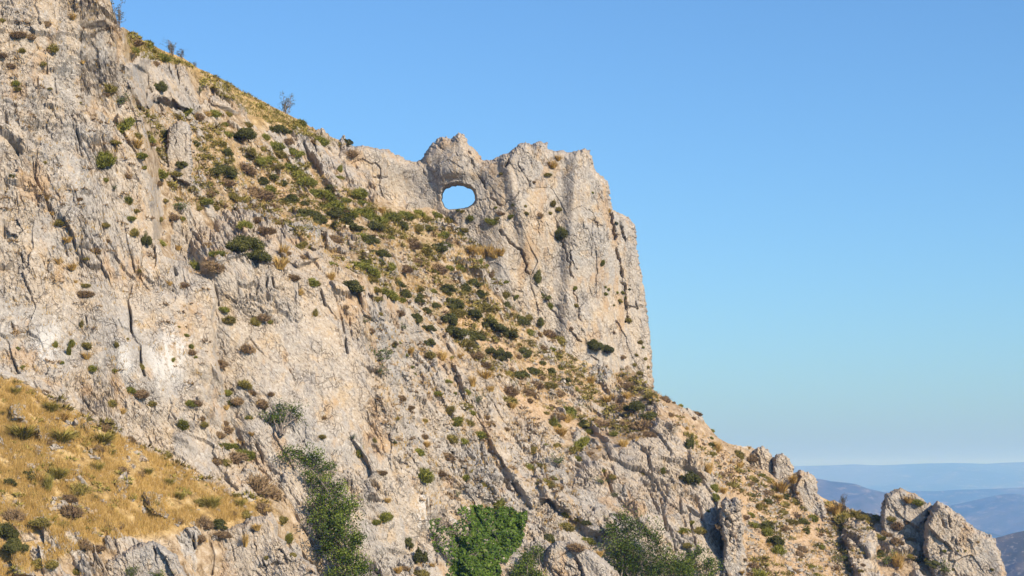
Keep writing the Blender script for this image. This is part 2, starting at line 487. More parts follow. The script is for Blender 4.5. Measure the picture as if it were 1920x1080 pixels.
# cracks: (points, half width in pixels, depth in metres)
CRACKS = [
    ([(248, 152), (290, 162), (322, 170), (352, 160)], 2.4, .7), ([(300, 118), (306, 150)], 1.8, .35), ([(332, 124), (338, 152)], 1.8, .35), ([(272, 112), (276, 140)], 1.8, .35), ([(318, 172), (322, 200)], 1.8, .35),
    ([(248, 520), (240, 558), (245, 585), (246, 622), (255, 640), (264, 648), (265, 690), (270, 712)], 2.6, 0.9),
    ([(222, 606), (230, 624), (246, 622)], 1.8, 0.5),
    ([(10, 255), (40, 282), (60, 300), (66, 340), (82, 365), (96, 402), (112, 432), (126, 470)], 2.6, 0.6),
    ([(30, 268), (58, 292)], 2.2, 0.5), ([(66, 262), (70, 300), (66, 340)], 2.2, 0.5),
    ([(140, 240), (148, 268), (158, 282), (166, 300)], 2.2, 0.5),
    ([(15, 195), (45, 197), (78, 190), (110, 184), (145, 183)], 2.0, 0.45),
    ([(48, 160), (50, 185)], 2, .4), ([(70, 150), (73, 188)], 2, .4), ([(102, 158), (106, 182)], 1.8, .35), ([(36, 168), (42, 190)], 1.8, .4),
    ([(0, 215), (10, 225), (14, 245)], 4, 1.0), ([(132, 214), (142, 236)], 2.2, .5),
    ([(178, 60), (205, 54), (218, 60), (228, 78)], 2.2, .6), ([(228, 118), (228, 140)], 4.5, 1.2), ([(228, 138), (250, 136)], 3.5, 1.0), ([(228, 150), (245, 152)], 2.5, .6),
    ([(6, 415), (8, 440), (18, 445)], 3.5, 0.8), ([(20, 410), (8, 420)], 3, .7), ([(10, 450), (40, 446)], 2, .4),
    ([(58, 500), (66, 518)], 2, .4), ([(22, 545), (30, 560)], 2, .4), ([(20, 590), (26, 602)], 2, .4), ([(36, 604), (50, 606)], 2, .4),
    ([(140, 360), (152, 395)], 1.8, .35), ([(205, 455), (220, 478)], 1.8, .4), ([(222, 440), (232, 468)], 1.8, .4),
    ([(160, 600), (165, 640)], 2, .4), ([(112, 420), (122, 440)], 2, .4),
    ([(288, 430), (296, 448), (312, 452)], 2.8, 0.9), ([(322, 492), (330, 512)], 3.2, 0.8), ([(347, 440), (350, 462)], 1.8, .5), ([(393, 428), (392, 460)], 2, .5),
    ([(498, 528), (497, 552), (503, 566)], 3.2, 0.9), ([(508, 528), (512, 545), (530, 548)], 2, .6), ([(531, 508), (531, 520)], 2.5, .7), ([(482, 535), (480, 560)], 2, .5),
    ([(404, 540), (408, 575)], 2.2, .6), ([(560, 565), (570, 590)], 1.8, .4),
    ([(622, 540), (632, 562), (640, 590), (648, 625), (649, 660)], 2.6, .6), ([(600, 540), (610, 565)], 2, .5), ([(656, 590), (660, 625)], 1.8, .5), ([(668, 620), (674, 650)], 1.8, .4),
    ([(468, 630), (482, 652), (494, 664)], 1.8, .4), ([(540, 690), (556, 720)], 1.6, .3), ([(478, 626), (462, 640), (448, 662)], 2.5, .5),
    ([(480, 830), (490, 848), (494, 862)], 3.2, .9), ([(395, 685), (402, 725), (412, 745)], 2.0, .5), ([(310, 765), (330, 792)], 2, .4),
    ([(900, 838), (904, 855), (910, 868)], 3.4, 1.0), ([(908, 878), (920, 900), (930, 910)], 2.2, .7), ([(896, 745), (908, 758), (918, 766)], 2.6, .7),
    ([(940, 745), (958, 772), (975, 800)], 1.8, .4), ([(965, 800), (990, 850), (1012, 900)], 2, .5), ([(1000, 822), (1020, 870), (1030, 930)], 2.2, .5),
    ([(1120, 870), (1150, 868), (1156, 892), (1164, 900)], 2.6, .8), ([(1150, 868), (1140, 850)], 2.2, .6), ([(1216, 838), (1214, 862), (1222, 885)], 3.0, .8), ([(1216, 850), (1226, 840)], 2, .6),
    ([(1180, 946), (1190, 962), (1200, 980)], 2.6, .7), ([(1240, 930), (1244, 960), (1250, 990)], 3.2, .8), ([(1275, 925), (1276, 960), (1284, 985)], 2.6, .8),
    ([(1305, 925), (1314, 960), (1322, 990)], 2.6, .8), ([(1338, 930), (1345, 965), (1352, 1000)], 3.0, .9), ([(1255, 985), (1268, 1030)], 2.4, .6), ([(1290, 960), (1298, 1000), (1310, 1040)], 2.2, .6),
    ([(1210, 900), (1225, 930), (1240, 960)], 2.2, .6), ([(1130, 880), (1150, 920), (1180, 950)], 2.4, .6), ([(1060, 880), (1075, 920), (1090, 950)], 2.0, .5),
    ([(340, 990), (330, 972), (312, 968)], 4, 1.0), ([(396, 1020), (400, 1040), (396, 1075)], 3, .8), ([(362, 1010), (364, 1030)], 2.4, .6), ([(290, 1040), (296, 1075)], 2.4, .6),
    ([(790, 925), (806, 935), (806, 985)], 2.6, .6), ([(726, 790), (760, 850), (800, 900)], 2.4, .5),
]
# how rocky the surface is: (value, feather, polygon), later ones on top
ROCKY = [
    (0.46, 30, [(180, 20), (620, 240), (1240, 720), (1720, 960), (1720, 1120), (1300, 1120), (200, 420)]),
    (0.10, 12, [(232, 40), (420, 140), (590, 240), (560, 250), (480, 225), (420, 170), (372, 150), (345, 122), (262, 105), (240, 95)]),
    (0.36, 20, [(380, 230), (560, 300), (760, 400), (900, 420), (1000, 560), (1080, 640), (1230, 740), (1180, 760), (1000, 700), (850, 600), (700, 500), (480, 390), (360, 330)]),
    (0.62, 18, [(560, 250), (640, 265), (720, 300), (700, 385), (640, 370), (590, 320)]),
    (0.70, 18, [(300, 400), (420, 400), (560, 400), (610, 470), (640, 540), (400, 560), (290, 470)]),
    (0.66, 20, [(690, 560), (800, 610), (900, 690), (1010, 780), (1080, 860), (1100, 1100), (700, 1100), (690, 700)]),
    (0.72, 12, [(840, 410), (880, 405), (960, 470), (900, 480), (870, 450)]),
    (0.05, 14, [(1235, 745), (1345, 830), (1480, 900), (1620, 990), (1600, 1120), (1390, 1120), (1400, 1000), (1340, 900), (1290, 830)]),
    (0.0, 7, [(440, 282), (470, 300), (530, 345), (580, 375), (625, 415), (610, 425), (560, 385), (500, 335), (455, 302)]),
    (0.0, 7, [(840, 575), (880, 600), (930, 640), (965, 655), (960, 668), (915, 650), (870, 615)]),
    (0.0, 8, [(975, 660), (1010, 680), (1055, 712), (1050, 722), (1000, 700)]),
    (0.06, 12, [(930, 720), (990, 745), (1030, 790), (1010, 795), (960, 760)]),
    (1.0, 8, LEFT_CLIFF), (1.0, 8, MID_BUTTRESS), (1.0, 8, LOW_BUTTRESS),
    (0.45, 14, [(195, 195), (235, 190), (285, 250), (330, 480), (300, 480), (260, 330), (215, 250)]),
    (0.27, 12, [(-100, 650), (0, 705), (60, 730), (200, 802), (400, 902), (500, 940), (520, 968), (440, 985), (300, 1005), (150, 1030), (40, 1090), (-100, 1120)]),
    (0.55, 10, [(80, 930), (150, 985), (260, 1020), (300, 1090), (60, 1090), (70, 1000)]),
    (0.3, 10, [(500, 890), (560, 960), (620, 1090), (540, 1010), (480, 960)]),
]
SCREE = [(1.0, 7, ROCKY[8][2]), (1.0, 7, ROCKY[9][2]), (1.0, 8, ROCKY[10][2]), (0.8, 14, ROCKY[11][2]), (0.75, 30, ROCKY[7][2]),
         (0.55, 30, [(1000, 690), (1220, 740), (1260, 800), (1100, 830), (1020, 760)]), (0.4, 25, [(1560, 985), (1680, 985), (1700, 1100), (1560, 1100)])]
GRASSY = [(0.9, 14, ROCKY[14 + 2][2] if False else [(-100, 650), (0, 705), (60, 730), (200, 802), (400, 902), (500, 940), (520, 968), (440, 985), (300, 1005), (150, 1030), (40, 1090), (-100, 1120)]),
          (0.9, 16, ROCKY[1][2]), (0.28, 40, ROCKY[2][2]), (0.7, 14, [(1545, 935), (1650, 965), (1640, 985), (1560, 975)])]
WHITE = [(1.0, 16, [(72, 600), (108, 590), (112, 640), (98, 668), (75, 672), (60, 640)]), (1.0, 10, [(218, 660), (240, 650), (246, 700), (225, 712)]),
         (1.0, 18, [(285, 650), (320, 610), (350, 650), (335, 710), (290, 725)]), (0.9, 8, [(792, 925), (806, 930), (812, 990), (780, 985), (776, 950)]),
         (0.9, 8, [(838, 955), (862, 965), (860, 995), (838, 992)]), (0.7, 10, [(200, 85), (212, 95), (210, 125), (198, 120)]), (0.6, 8, [(145, 240), (168, 250), (168, 300), (152, 290)])]
SMOOTH = [(0.9, 30, [(60, 500), (400, 540), (400, 720), (300, 760), (60, 690)]), (0.92, 25, [(420, 600), (660, 600), (700, 760), (640, 860), (480, 740)]), (0.6, 30, [(100, 280), (230, 300), (260, 420), (140, 420)])]

def paint(px, py, table, wob, base=0.0):
    out = np.full(px.shape, base)
    for val, fe, poly in table:
        s = sdf_near(px + wob[0], py + wob[1], poly, fe + 30)
        m = sstep(-fe, fe, s)
        out = out * (1 - m) + val * m
    return out

def axes(ax, az):
    a = np.array((ax, 0.0, -az))
    a /= np.linalg.norm(a)
    return np.array((-a[2], 0.0, a[0])), a
RIBS = axes(0.46, 0.89)
UPRIGHT = axes(0.16, 0.99)
def rib_coords(P, ax=RIBS):
    return np.stack([P @ ax[0], P @ ax[1], P[:, 1]], 1)

def rock_relief(P, rough, seed=0, scale=1.0, ax=RIBS, ribs_amp=0.34, joints=1.0):
    """metres of relief: joints, broken blocks, pitted surface"""
    q = rib_coords(P, ax) / scale
    q = q + 0.13 * np.stack([perlin(q * 0.9, seed + 50), perlin(q * 0.9 + 9, seed + 51), perlin(q * 0.9 + 21, seed + 52)], 1)
    ribs = fbm(q * np.array((0.34, 0.085, 0.2)), 3, seed + 1, 0.5, True)
    h = ribs_amp * (ribs - 0.5)
    f1, f2, r, off = worley(q * np.array((0.55, 0.27, 0.45)), seed + 2, 0.7)
    open_ = sstep(-0.08, 0.28, perlin(q * 0.55, seed + 28)) * joints
    h = h + rough * (0.46 * (r[:, 0] - 0.5) + 0.50 * (off * (r - 0.5)).sum(1) - 0.22 * open_ * np.exp(-(f2 - f1) / 0.022))
    f1, f2, r, off = worley(q * np.array((1.7, 0.95, 1.5)) + 3.3, seed + 3, 0.8)
    patch = 0.16 + 0.84 * sstep(-0.12, 0.16, perlin(q * 0.33, seed + 8) + 0.5 * perlin(q * 0.9, seed + 18))
    h = h + rough * patch * (0.24 * (r[:, 0] - 0.5) + 0.30 * (off * (r - 0.5)).sum(1) - 0.13 * np.exp(-(f2 - f1) / 0.05))
    f1, f2, r, off = worley(q * np.array((4.6, 2.9, 4.2)) + 7.1, seed + 4, 0.7)
    h = h + (0.22 + 0.78 * rough * patch) * (0.13 * (r[:, 0] - 0.5) + 0.15 * (off * (r - 0.5)).sum(1) - 0.06 * np.exp(-(f2 - f1) / 0.08))
    f1, f2, r, off = worley(q * np.array((10.0, 7.5, 9.0)) + 1.7, seed + 7, 0.4)
    h = h + (0.25 + 0.75 * rough * patch) * (0.055 * (r[:, 0] - 0.5) + 0.05 * (off * (r - 0.5)).sum(1))
    h = h + 0.08 * fbm(P * 1.3 / scale, 4, seed + 6, 0.6)
    n = perlin(q * np.array((3.6, 2.2, 3.6)), seed + 9)
    h = h - 0.12 * np.maximum(0, n - 0.24) * 3 * (0.3 + 0.7 * rough * patch)
    return (h - 0.02) * scale

UP_OUT = np.array((0.12, -0.80, 0.58))
UP_OUT /= np.linalg.norm(UP_OUT)

def build_mountain():
    step = 1.75
    xs = np.arange(-70, 1960, step)
    cy = np.interp(xs, [c[0] for c in CREST], [c[1] for c in CREST])
    ts = np.concatenate([-np.array([150, 105, 75, 52, 36, 24, 15, 9, 5, 2.5]), np.arange(0, 1330, step)])
    TX, TT = np.meshgrid(xs, ts, indexing='ij')
    PY = cy[:, None] + np.maximum(TT, 0)
    keep = PY < 1135
    n_all = TX.size
    idx = np.full(TX.shape, -1, np.int64)
    idx[keep] = np.arange(keep.sum())
    px, py, tt = TX[keep], PY[keep], TT[keep]
    # macro depth
    S = slope_depth(px, py)
    P0 = at(px, py, S)
    w1 = perlin(P0 * 0.45, 90) * 26
    w2 = perlin(P0 * 0.45 + 31, 91) * 26
    w1 += perlin(P0 * 1.5, 92) * 9
    w2 += perlin(P0 * 1.5 + 7, 93) * 9
    D = S
    for poly, face, k in ((LEFT_CLIFF, LEFT_FACE, 0.16), (MID_BUTTRESS, MID_FACE, 0.075), (LOW_BUTTRESS, LOW_FACE, 0.07)):
        near_sil = (px < 245) & (py < 140) & (poly is LEFT_CLIFF)
        wf = np.where(near_sil, 0.15, 0.6)
        sd_ = sdf_near(px + w1 * wf, py + w2 * wf, poly, 220)
        B = face(px, py) + np.maximum(-sd_, 0) * k - 0.5 * (1 - np.exp(-np.maximum(sd_, 0) / 22.0)) + 0.5
        B = B + (perlin(P0 * 0.30, 97) * 2.4 + perlin(P0 * 0.9, 98) * 1.1) * np.exp(-(np.maximum(sd_, 0) / 60.0) ** 2) * (sstep(600, 740, py) if poly is LEFT_CLIFF else 0.0)
        e = 0.6
        hh = np.clip(0.5 + 0.5 * (D - B) / e, 0, 1)
        D = D * (1 - hh) + B * hh - e * hh * (1 - hh)
    for poly, amt, fe in RAISED:
        sd_ = sdf_near(px + w1 * 0.35, py + w2 * 0.35, poly, 60)
        D = D - amt * sstep(-fe * 0.5, fe, sd_)
    P = at(px, py, D)
    wob = (w1 * 0.8, w2 * 0.8)
    rocky = paint(px, py, ROCKY, wob, 0.4)
    for poly, amt, fe in RAISED:
        sd_ = sdf_near(px + w1 * 0.35, py + w2 * 0.35, poly, 60)
        rocky = np.maximum(rocky, 0.95 * sstep(-fe, fe * 0.6, sd_))
    scree = paint(px, py, SCREE, wob)
    grassy = paint(px, py, GRASSY, wob)
    white = paint(px, py, WHITE, wob)
    smooth = paint(px, py, SMOOTH, wob)
    q = rib_coords(P0)
    nz = fbm(q * np.array((0.9, 0.42, 0.7)), 4, 120, 0.6) * 1.5
    rock = sstep(0.36, 0.64, rocky + nz * np.clip(1.1 - np.abs(rocky - 0.5) * 1.6, 0.12, 1))
    hr = rock_relief(P0, 1.0 - smooth, 200)
    lm = sstep(-25, 45, sdf_near(px, py, LEFT_CLIFF, 80)) * sstep(470, 380, px)
    hr = hr * (1 - lm) + lm * rock_relief(P0, 1.0 - smooth, 260, 1.0, UPRIGHT, 0.30) + lm * 1.1 * (fbm(rib_coords(P0, UPRIGHT) * np.array((0.19, 0.035, 0.1)), 2, 268, 0.5, True) - 0.55)
    cliff = np.zeros_like(px)
    for poly in (LEFT_CLIFF, MID_BUTTRESS, LOW_BUTTRESS):
        cliff = np.maximum(cliff, sstep(-50, -5, sdf_near(px, py, poly, 80)))
    f1, f2, r, off = worley(P0 * np.array((3.4, 3.4, 3.4)), 140)
    hs = 0.16 * fbm(P0 * 0.8, 4, 130, 0.55) + 0.09 * np.maximum(0, r[:, 0] - 0.55) * (1 - sstep(0.25, 0.45, f1)) * 2 * (1 - 0.6 * scree)
    lift = 0.28 * (1 - sstep(0.8, 1.0, rocky)) * (1 - cliff)
    h = rock * (hr + lift) + (1 - rock) * hs
    # joints seen in the photograph
    for pts, w, dep in CRACKS:
        p = np.array(pts, float)
        m = (px > p[:, 0].min() - 14) & (px < p[:, 0].max() + 14) & (py > p[:, 1].min() - 14) & (py < p[:, 1].max() + 14)
        d = seg_dist(px[m] + w1[m] * 0.16, py[m] + w2[m] * 0.16, pts, False)
        wear = np.clip(0.55 + 1.6 * perlin(P0[m] * 1.1, 95), 0.1, 1.2)
        h[m] -= 0.68 * dep * wear * np.exp(-(d / (w * 0.68)) ** 2)
    hole_calm = 1 - 0.85 * np.exp(-(((px - 860) / 55) ** 2 + ((py - 396) / 22) ** 2))
    h = h * hole_calm
    P = P + UP_OUT * h[:, None]
    # behind the crest the ground falls away
    back = np.maximum(-tt, 0)
    P[:, 1] += back * 0.085
    P[:, 2] -= back * 0.035 + 0.0004 * back ** 2
    a, b, c, d = idx[:-1, :-1], idx[1:, :-1], idx[1:, 1:], idx[:-1, 1:]
    ok = (a >= 0) & (b >= 0) & (c >= 0) & (d >= 0)
    faces = np.stack([a[ok], d[ok], c[ok], b[ok]], 1)
    me = mesh_from("mountainside", P, faces, {"mask": np.stack([rock, scree, white, grassy], 1)})
    return link("mountainside", me, M_GROUND, kind="structure", label="pale limestone mountainside with cliffs, scree and scrub falling to the right", category="mountain")

MOUNTAIN = build_mountain()

# ------------------------------------------------------------------ free-standing rocks
def rock_slab(name, outline, front, thick, edge, cracks=(), holes=(), step=1.75, rough=0.6, seed=1, scale=1.0, relief=1.0, lean_mid=0.5, **props):
    """A closed rock: a front and a back sheet that meet along the outline (and round each hole).
    FRONT(px, py) is the depth of its face, THICK its thickness in metres, EDGE the pixels over which its edges round off."""
    p = np.array(outline, float)
    xs = np.arange(p[:, 0].min() - 4, p[:, 0].max() + 4, step)
    ys = np.arange(p[:, 1].min() - 4, p[:, 1].max() + 4, step)
    X, Y = np.meshgrid(xs, ys, indexing='ij')
    def field(x, y):
        jag = np.stack([x * 0.045, y * 0.045, np.zeros_like(x) + seed * 3.7], -1).reshape(-1, 3)
        j = (perlin(jag, seed) * 4.0 + perlin(jag * 2.7, seed + 1) * 3.4 + perlin(jag * 6.1, seed + 2) * 2.6).reshape(x.shape)
        s = sdf(x, y, outline) + j * 1.15
        for hp in holes:
            hs_ = -sdf(x, y, hp) + 0.55 * j
            top = sstep(385, 352, y)
            s = np.minimum(s, hs_ * np.where(hs_ > 0, 5.0 - 3.2 * top, 1.0))
        return s
    s = field(X, Y)
    gx, gy = np.gradient(s, step)
    gl = np.sqrt(gx * gx + gy * gy) + 1e-6
    inside = s > 0
    near = np.zeros_like(inside)
    for dx in (-1, 0, 1):
        for dy in (-1, 0, 1):
            near |= np.roll(np.roll(inside, dx, 0), dy, 1)
    keep = near
    rim = keep & ~inside
    X = np.where(rim, X - s * gx / gl ** 2, X)
    Y = np.where(rim, Y - s * gy / gl ** 2, Y)
    sd_ = np.where(rim, 0, np.maximum(s, 0))[keep]
    px, py = X[keep], Y[keep]
    prof = np.sqrt(np.clip(1 - (1 - np.clip(sd_ / edge, 0, 1)) ** 2, 0, 1))
    yf = front(px, py)
    mid = yf + thick * lean_mid
    base = at(px, py, mid)
    hr = rock_relief(at(px, py, yf), rough * np.ones_like(px), 300 + seed * 20, scale, RIBS, 0.34, 0.45) * relief
    J = np.stack([px, py, np.full_like(px, seed * 5.0)], 1)
    jx = perlin(J * 0.09, 61) * 7 + perlin(J * 0.3, 62) * 2.4
    jy = perlin(J * 0.09 + 5, 63) * 7 + perlin(J * 0.3 + 5, 64) * 2.4
    wear = np.clip(0.5 + 1.8 * perlin(J * 0.055, 65), 0.06, 1.15)
    for pts, w, dep in cracks:
        d = seg_dist(px + jx, py + jy, pts, False)
        hr = hr - 0.7 * dep * wear * np.exp(-(d / (w * 0.62)) ** 2)
    nrm = np.array((0.12, -0.95, 0.22))
    fade = np.clip(0.25 + sd_ / (edge * 0.35), 0, 1) * np.where(sd_ > 0, 1, 0)
    Pf = at(px, py, mid - thick * lean_mid * prof) + nrm * (hr * fade)[:, None]
    hb = rock_relief(base + 40, rough * np.ones_like(px), 700 + seed, scale) * relief
    Pb = at(px, py, mid + thick * (1 - lean_mid) * prof) + np.array((0, 1.0, 0.1)) * (hb * fade)[:, None]
    idx = np.full(keep.shape, -1, np.int64)
    n = keep.sum()
    idx[keep] = np.arange(n)
    a, b, c, d = idx[:-1, :-1], idx[1:, :-1], idx[1:, 1:], idx[:-1, 1:]
    ok = (a >= 0) & (b >= 0) & (c >= 0) & (d >= 0)
    quad = np.stack([a[ok], d[ok], c[ok], b[ok]], 1)
    is_rim = rim[keep]
    quad = quad[~is_rim[quad].all(1)]
    backmap = np.where(is_rim, np.arange(n), np.arange(n) + n)
    V = np.concatenate([Pf, Pb])
    faces = np.concatenate([quad, backmap[quad][:, ::-1]])
    used = np.zeros(2 * n, bool)
    used[faces] = True
    new = np.cumsum(used) - 1
    V, faces = V[used], new[faces]
    me = mesh_from(name, V, faces)
    foot = V[np.argmin(V[:, 2])]
    rebase(me, foot)
    o = link(name, me, M_ROCK, **props)
    o.location = Vector(foot.tolist())
    return o

# the pierced fin
FIN = [(622, 300), (640, 282), (662, 274), (690, 272), (705, 276), (722, 280), (745, 292), (765, 301), (780, 304), (789, 299), (795, 289), (806, 277), (814, 268), (818, 262), (828, 255),
       (838, 257), (845, 262), (851, 254), (860, 250), (868, 254), (874, 262), (880, 274), (890, 281), (900, 291), (908, 299), (925, 299), (938, 293), (945, 290), (957, 286), (964, 277),
       (975, 269), (986, 266), (995, 272), (1004, 267), (1015, 266), (1025, 268), (1029, 279), (1040, 283), (1055, 281), (1070, 285), (1085, 284), (1095, 280), (1104, 284), (1110, 295),
       (1113, 312), (1117, 321), (1128, 331), (1138, 341), (1143, 355), (1146, 375), (1149, 392), (1161, 399), (1176, 406), (1187, 417), (1191, 435), (1196, 460), (1201, 500), (1207, 530),
       (1211, 560), (1213, 590), (1219, 630), (1223, 670), (1224, 700), (1226, 740), (1240, 800), (1150, 780), (1000, 700), (900, 600), (845, 470), (760, 440), (690, 425), (640, 385), (620, 330)]
FOOT = [(600, 300), (640, 345), (680, 373), (720, 388), (760, 393), (800, 393), (850, 397), (868, 410), (885, 478), (900, 520), (930, 556), (985, 602), (1050, 642), (1100, 660), (1160, 690), (1228, 737), (1300, 790)]
def fin_front(px, py):
    fy = np.interp(px, [f[0] for f in FOOT], [f[1] for f in FOOT])
    base = np.interp(px, np.arange(600, 1300, 10.0), np.convolve(np.pad(slope_depth(np.arange(600, 1300, 10.0), np.interp(np.arange(600, 1300, 10.0), [f[0] for f in FOOT], [f[1] for f in FOOT])), 6, 'edge'), np.ones(13) / 13, 'valid'))
    d = base + (fy - py) * 0.0050
    d = d - 0.9 * np.exp(-((px - 842) / 42) ** 2 - ((py - 318) / 48) ** 2)      # the rounded head above the window
    d = d + 0.7 * np.exp(-((px - 745) / 45) ** 2 - ((py - 360) / 40) ** 2)       # hollowed wall beside it
    d = d + 0.45 * np.exp(-((px - 858) / 30) ** 2 - ((py - 340) / 14) ** 2)
    d = d - 0.6 * sstep(925, 950, px - 0.25 * (py - 290)) * sstep(560, 420, py)
    d = d - 0.8 * sstep(1045, 1075, px + 0.05 * (py - 450))
    d = d + 1.6 * sstep(1120, 1215, px)
    return d
FIN_CRACKS = [
    ([(880, 282), (893, 325), (907, 342), (915, 358), (926, 374), (940, 384)], 2.2, .7), ([(940, 384), (962, 373), (990, 354), (992, 342), (978, 320), (969, 300), (962, 286)], 1.9, .6),
    ([(790, 298), (795, 325), (811, 343), (822, 362)], 1.8, .5), ([(938, 432), (958, 456), (976, 468), (986, 492), (990, 512)], 3.0, .9),
    ([(994, 520), (1015, 550), (1035, 580), (1060, 612), (1088, 640)], 2.0, .45), ([(1040, 408), (1052, 440), (1058, 462), (1066, 492), (1074, 522)], 2.5, .7),
    ([(1076, 540), (1084, 580), (1090, 612), (1098, 648)], 1.9, .4), ([(1070, 470), (1072, 490), (1079, 502)], 1.8, .5),
    ([(1146, 396), (1152, 430), (1157, 470), (1165, 512), (1172, 545), (1175, 580), (1174, 602)], 3.2, 1.1), ([(1161, 408), (1166, 430), (1175, 452)], 2.3, .7),
    ([(1175, 578), (1190, 574), (1206, 577)], 2.4, .6), ([(1192, 560), (1195, 575)], 2, .5), ([(965, 283), (955, 296), (948, 310)], 3.5, .9), ([(1011, 275), (1008, 300)], 2, .5),
    ([(1060, 318), (1075, 330)], 1.8, .4), ([(820, 270), (834, 284)], 2, .4), ([(852, 276), (858, 290)], 2, .4), ([(700, 330), (720, 334), (726, 332)], 2, .4), ([(668, 318), (674, 338)], 2, .4),
    ([(1115, 410), (1124, 440)], 1.6, .3), ([(850, 329), (868, 326)], 1.6, .25), ([(1148, 600), (1147, 618)], 1.8, .4), ([(1113, 623), (1118, 626)], 3.5, .9)]
FIN_OBJ = rock_slab("rock_arch", FIN, fin_front, 3.4, 15, FIN_CRACKS, [[(829, 374), (831, 363), (837, 355), (847, 350), (858, 347.5), (869, 349), (879, 353), (886, 359), (890, 367), (891, 376), (886, 383), (878, 388), (867, 391), (855, 392.5), (842, 394), (835, 389), (830, 382)]], step=1.5, rough=0.4, seed=2, relief=0.8,
                    label="tall pale limestone fin pierced by an oval window against the sky", category="rock arch")

bpy.context.view_layer.update()
_dg = bpy.context.evaluated_depsgraph_get()
def facing(foot, bulge, lean=0.006):
    rx, rz = ray(*foot)
    ok, loc, _n, _i, _o, _m = SC.ray_cast(_dg, (0, 0, 0), Vector((float(rx), 1.0, float(rz))).normalized())
    y0 = (loc.y if ok and loc.y < 300 else float(slope_depth(np.array([float(foot[0])]), np.array([float(foot[1])]))[0])) - bulge
    return lambda px, py: y0 + (foot[1] - py) * lean + np.zeros_like(px)

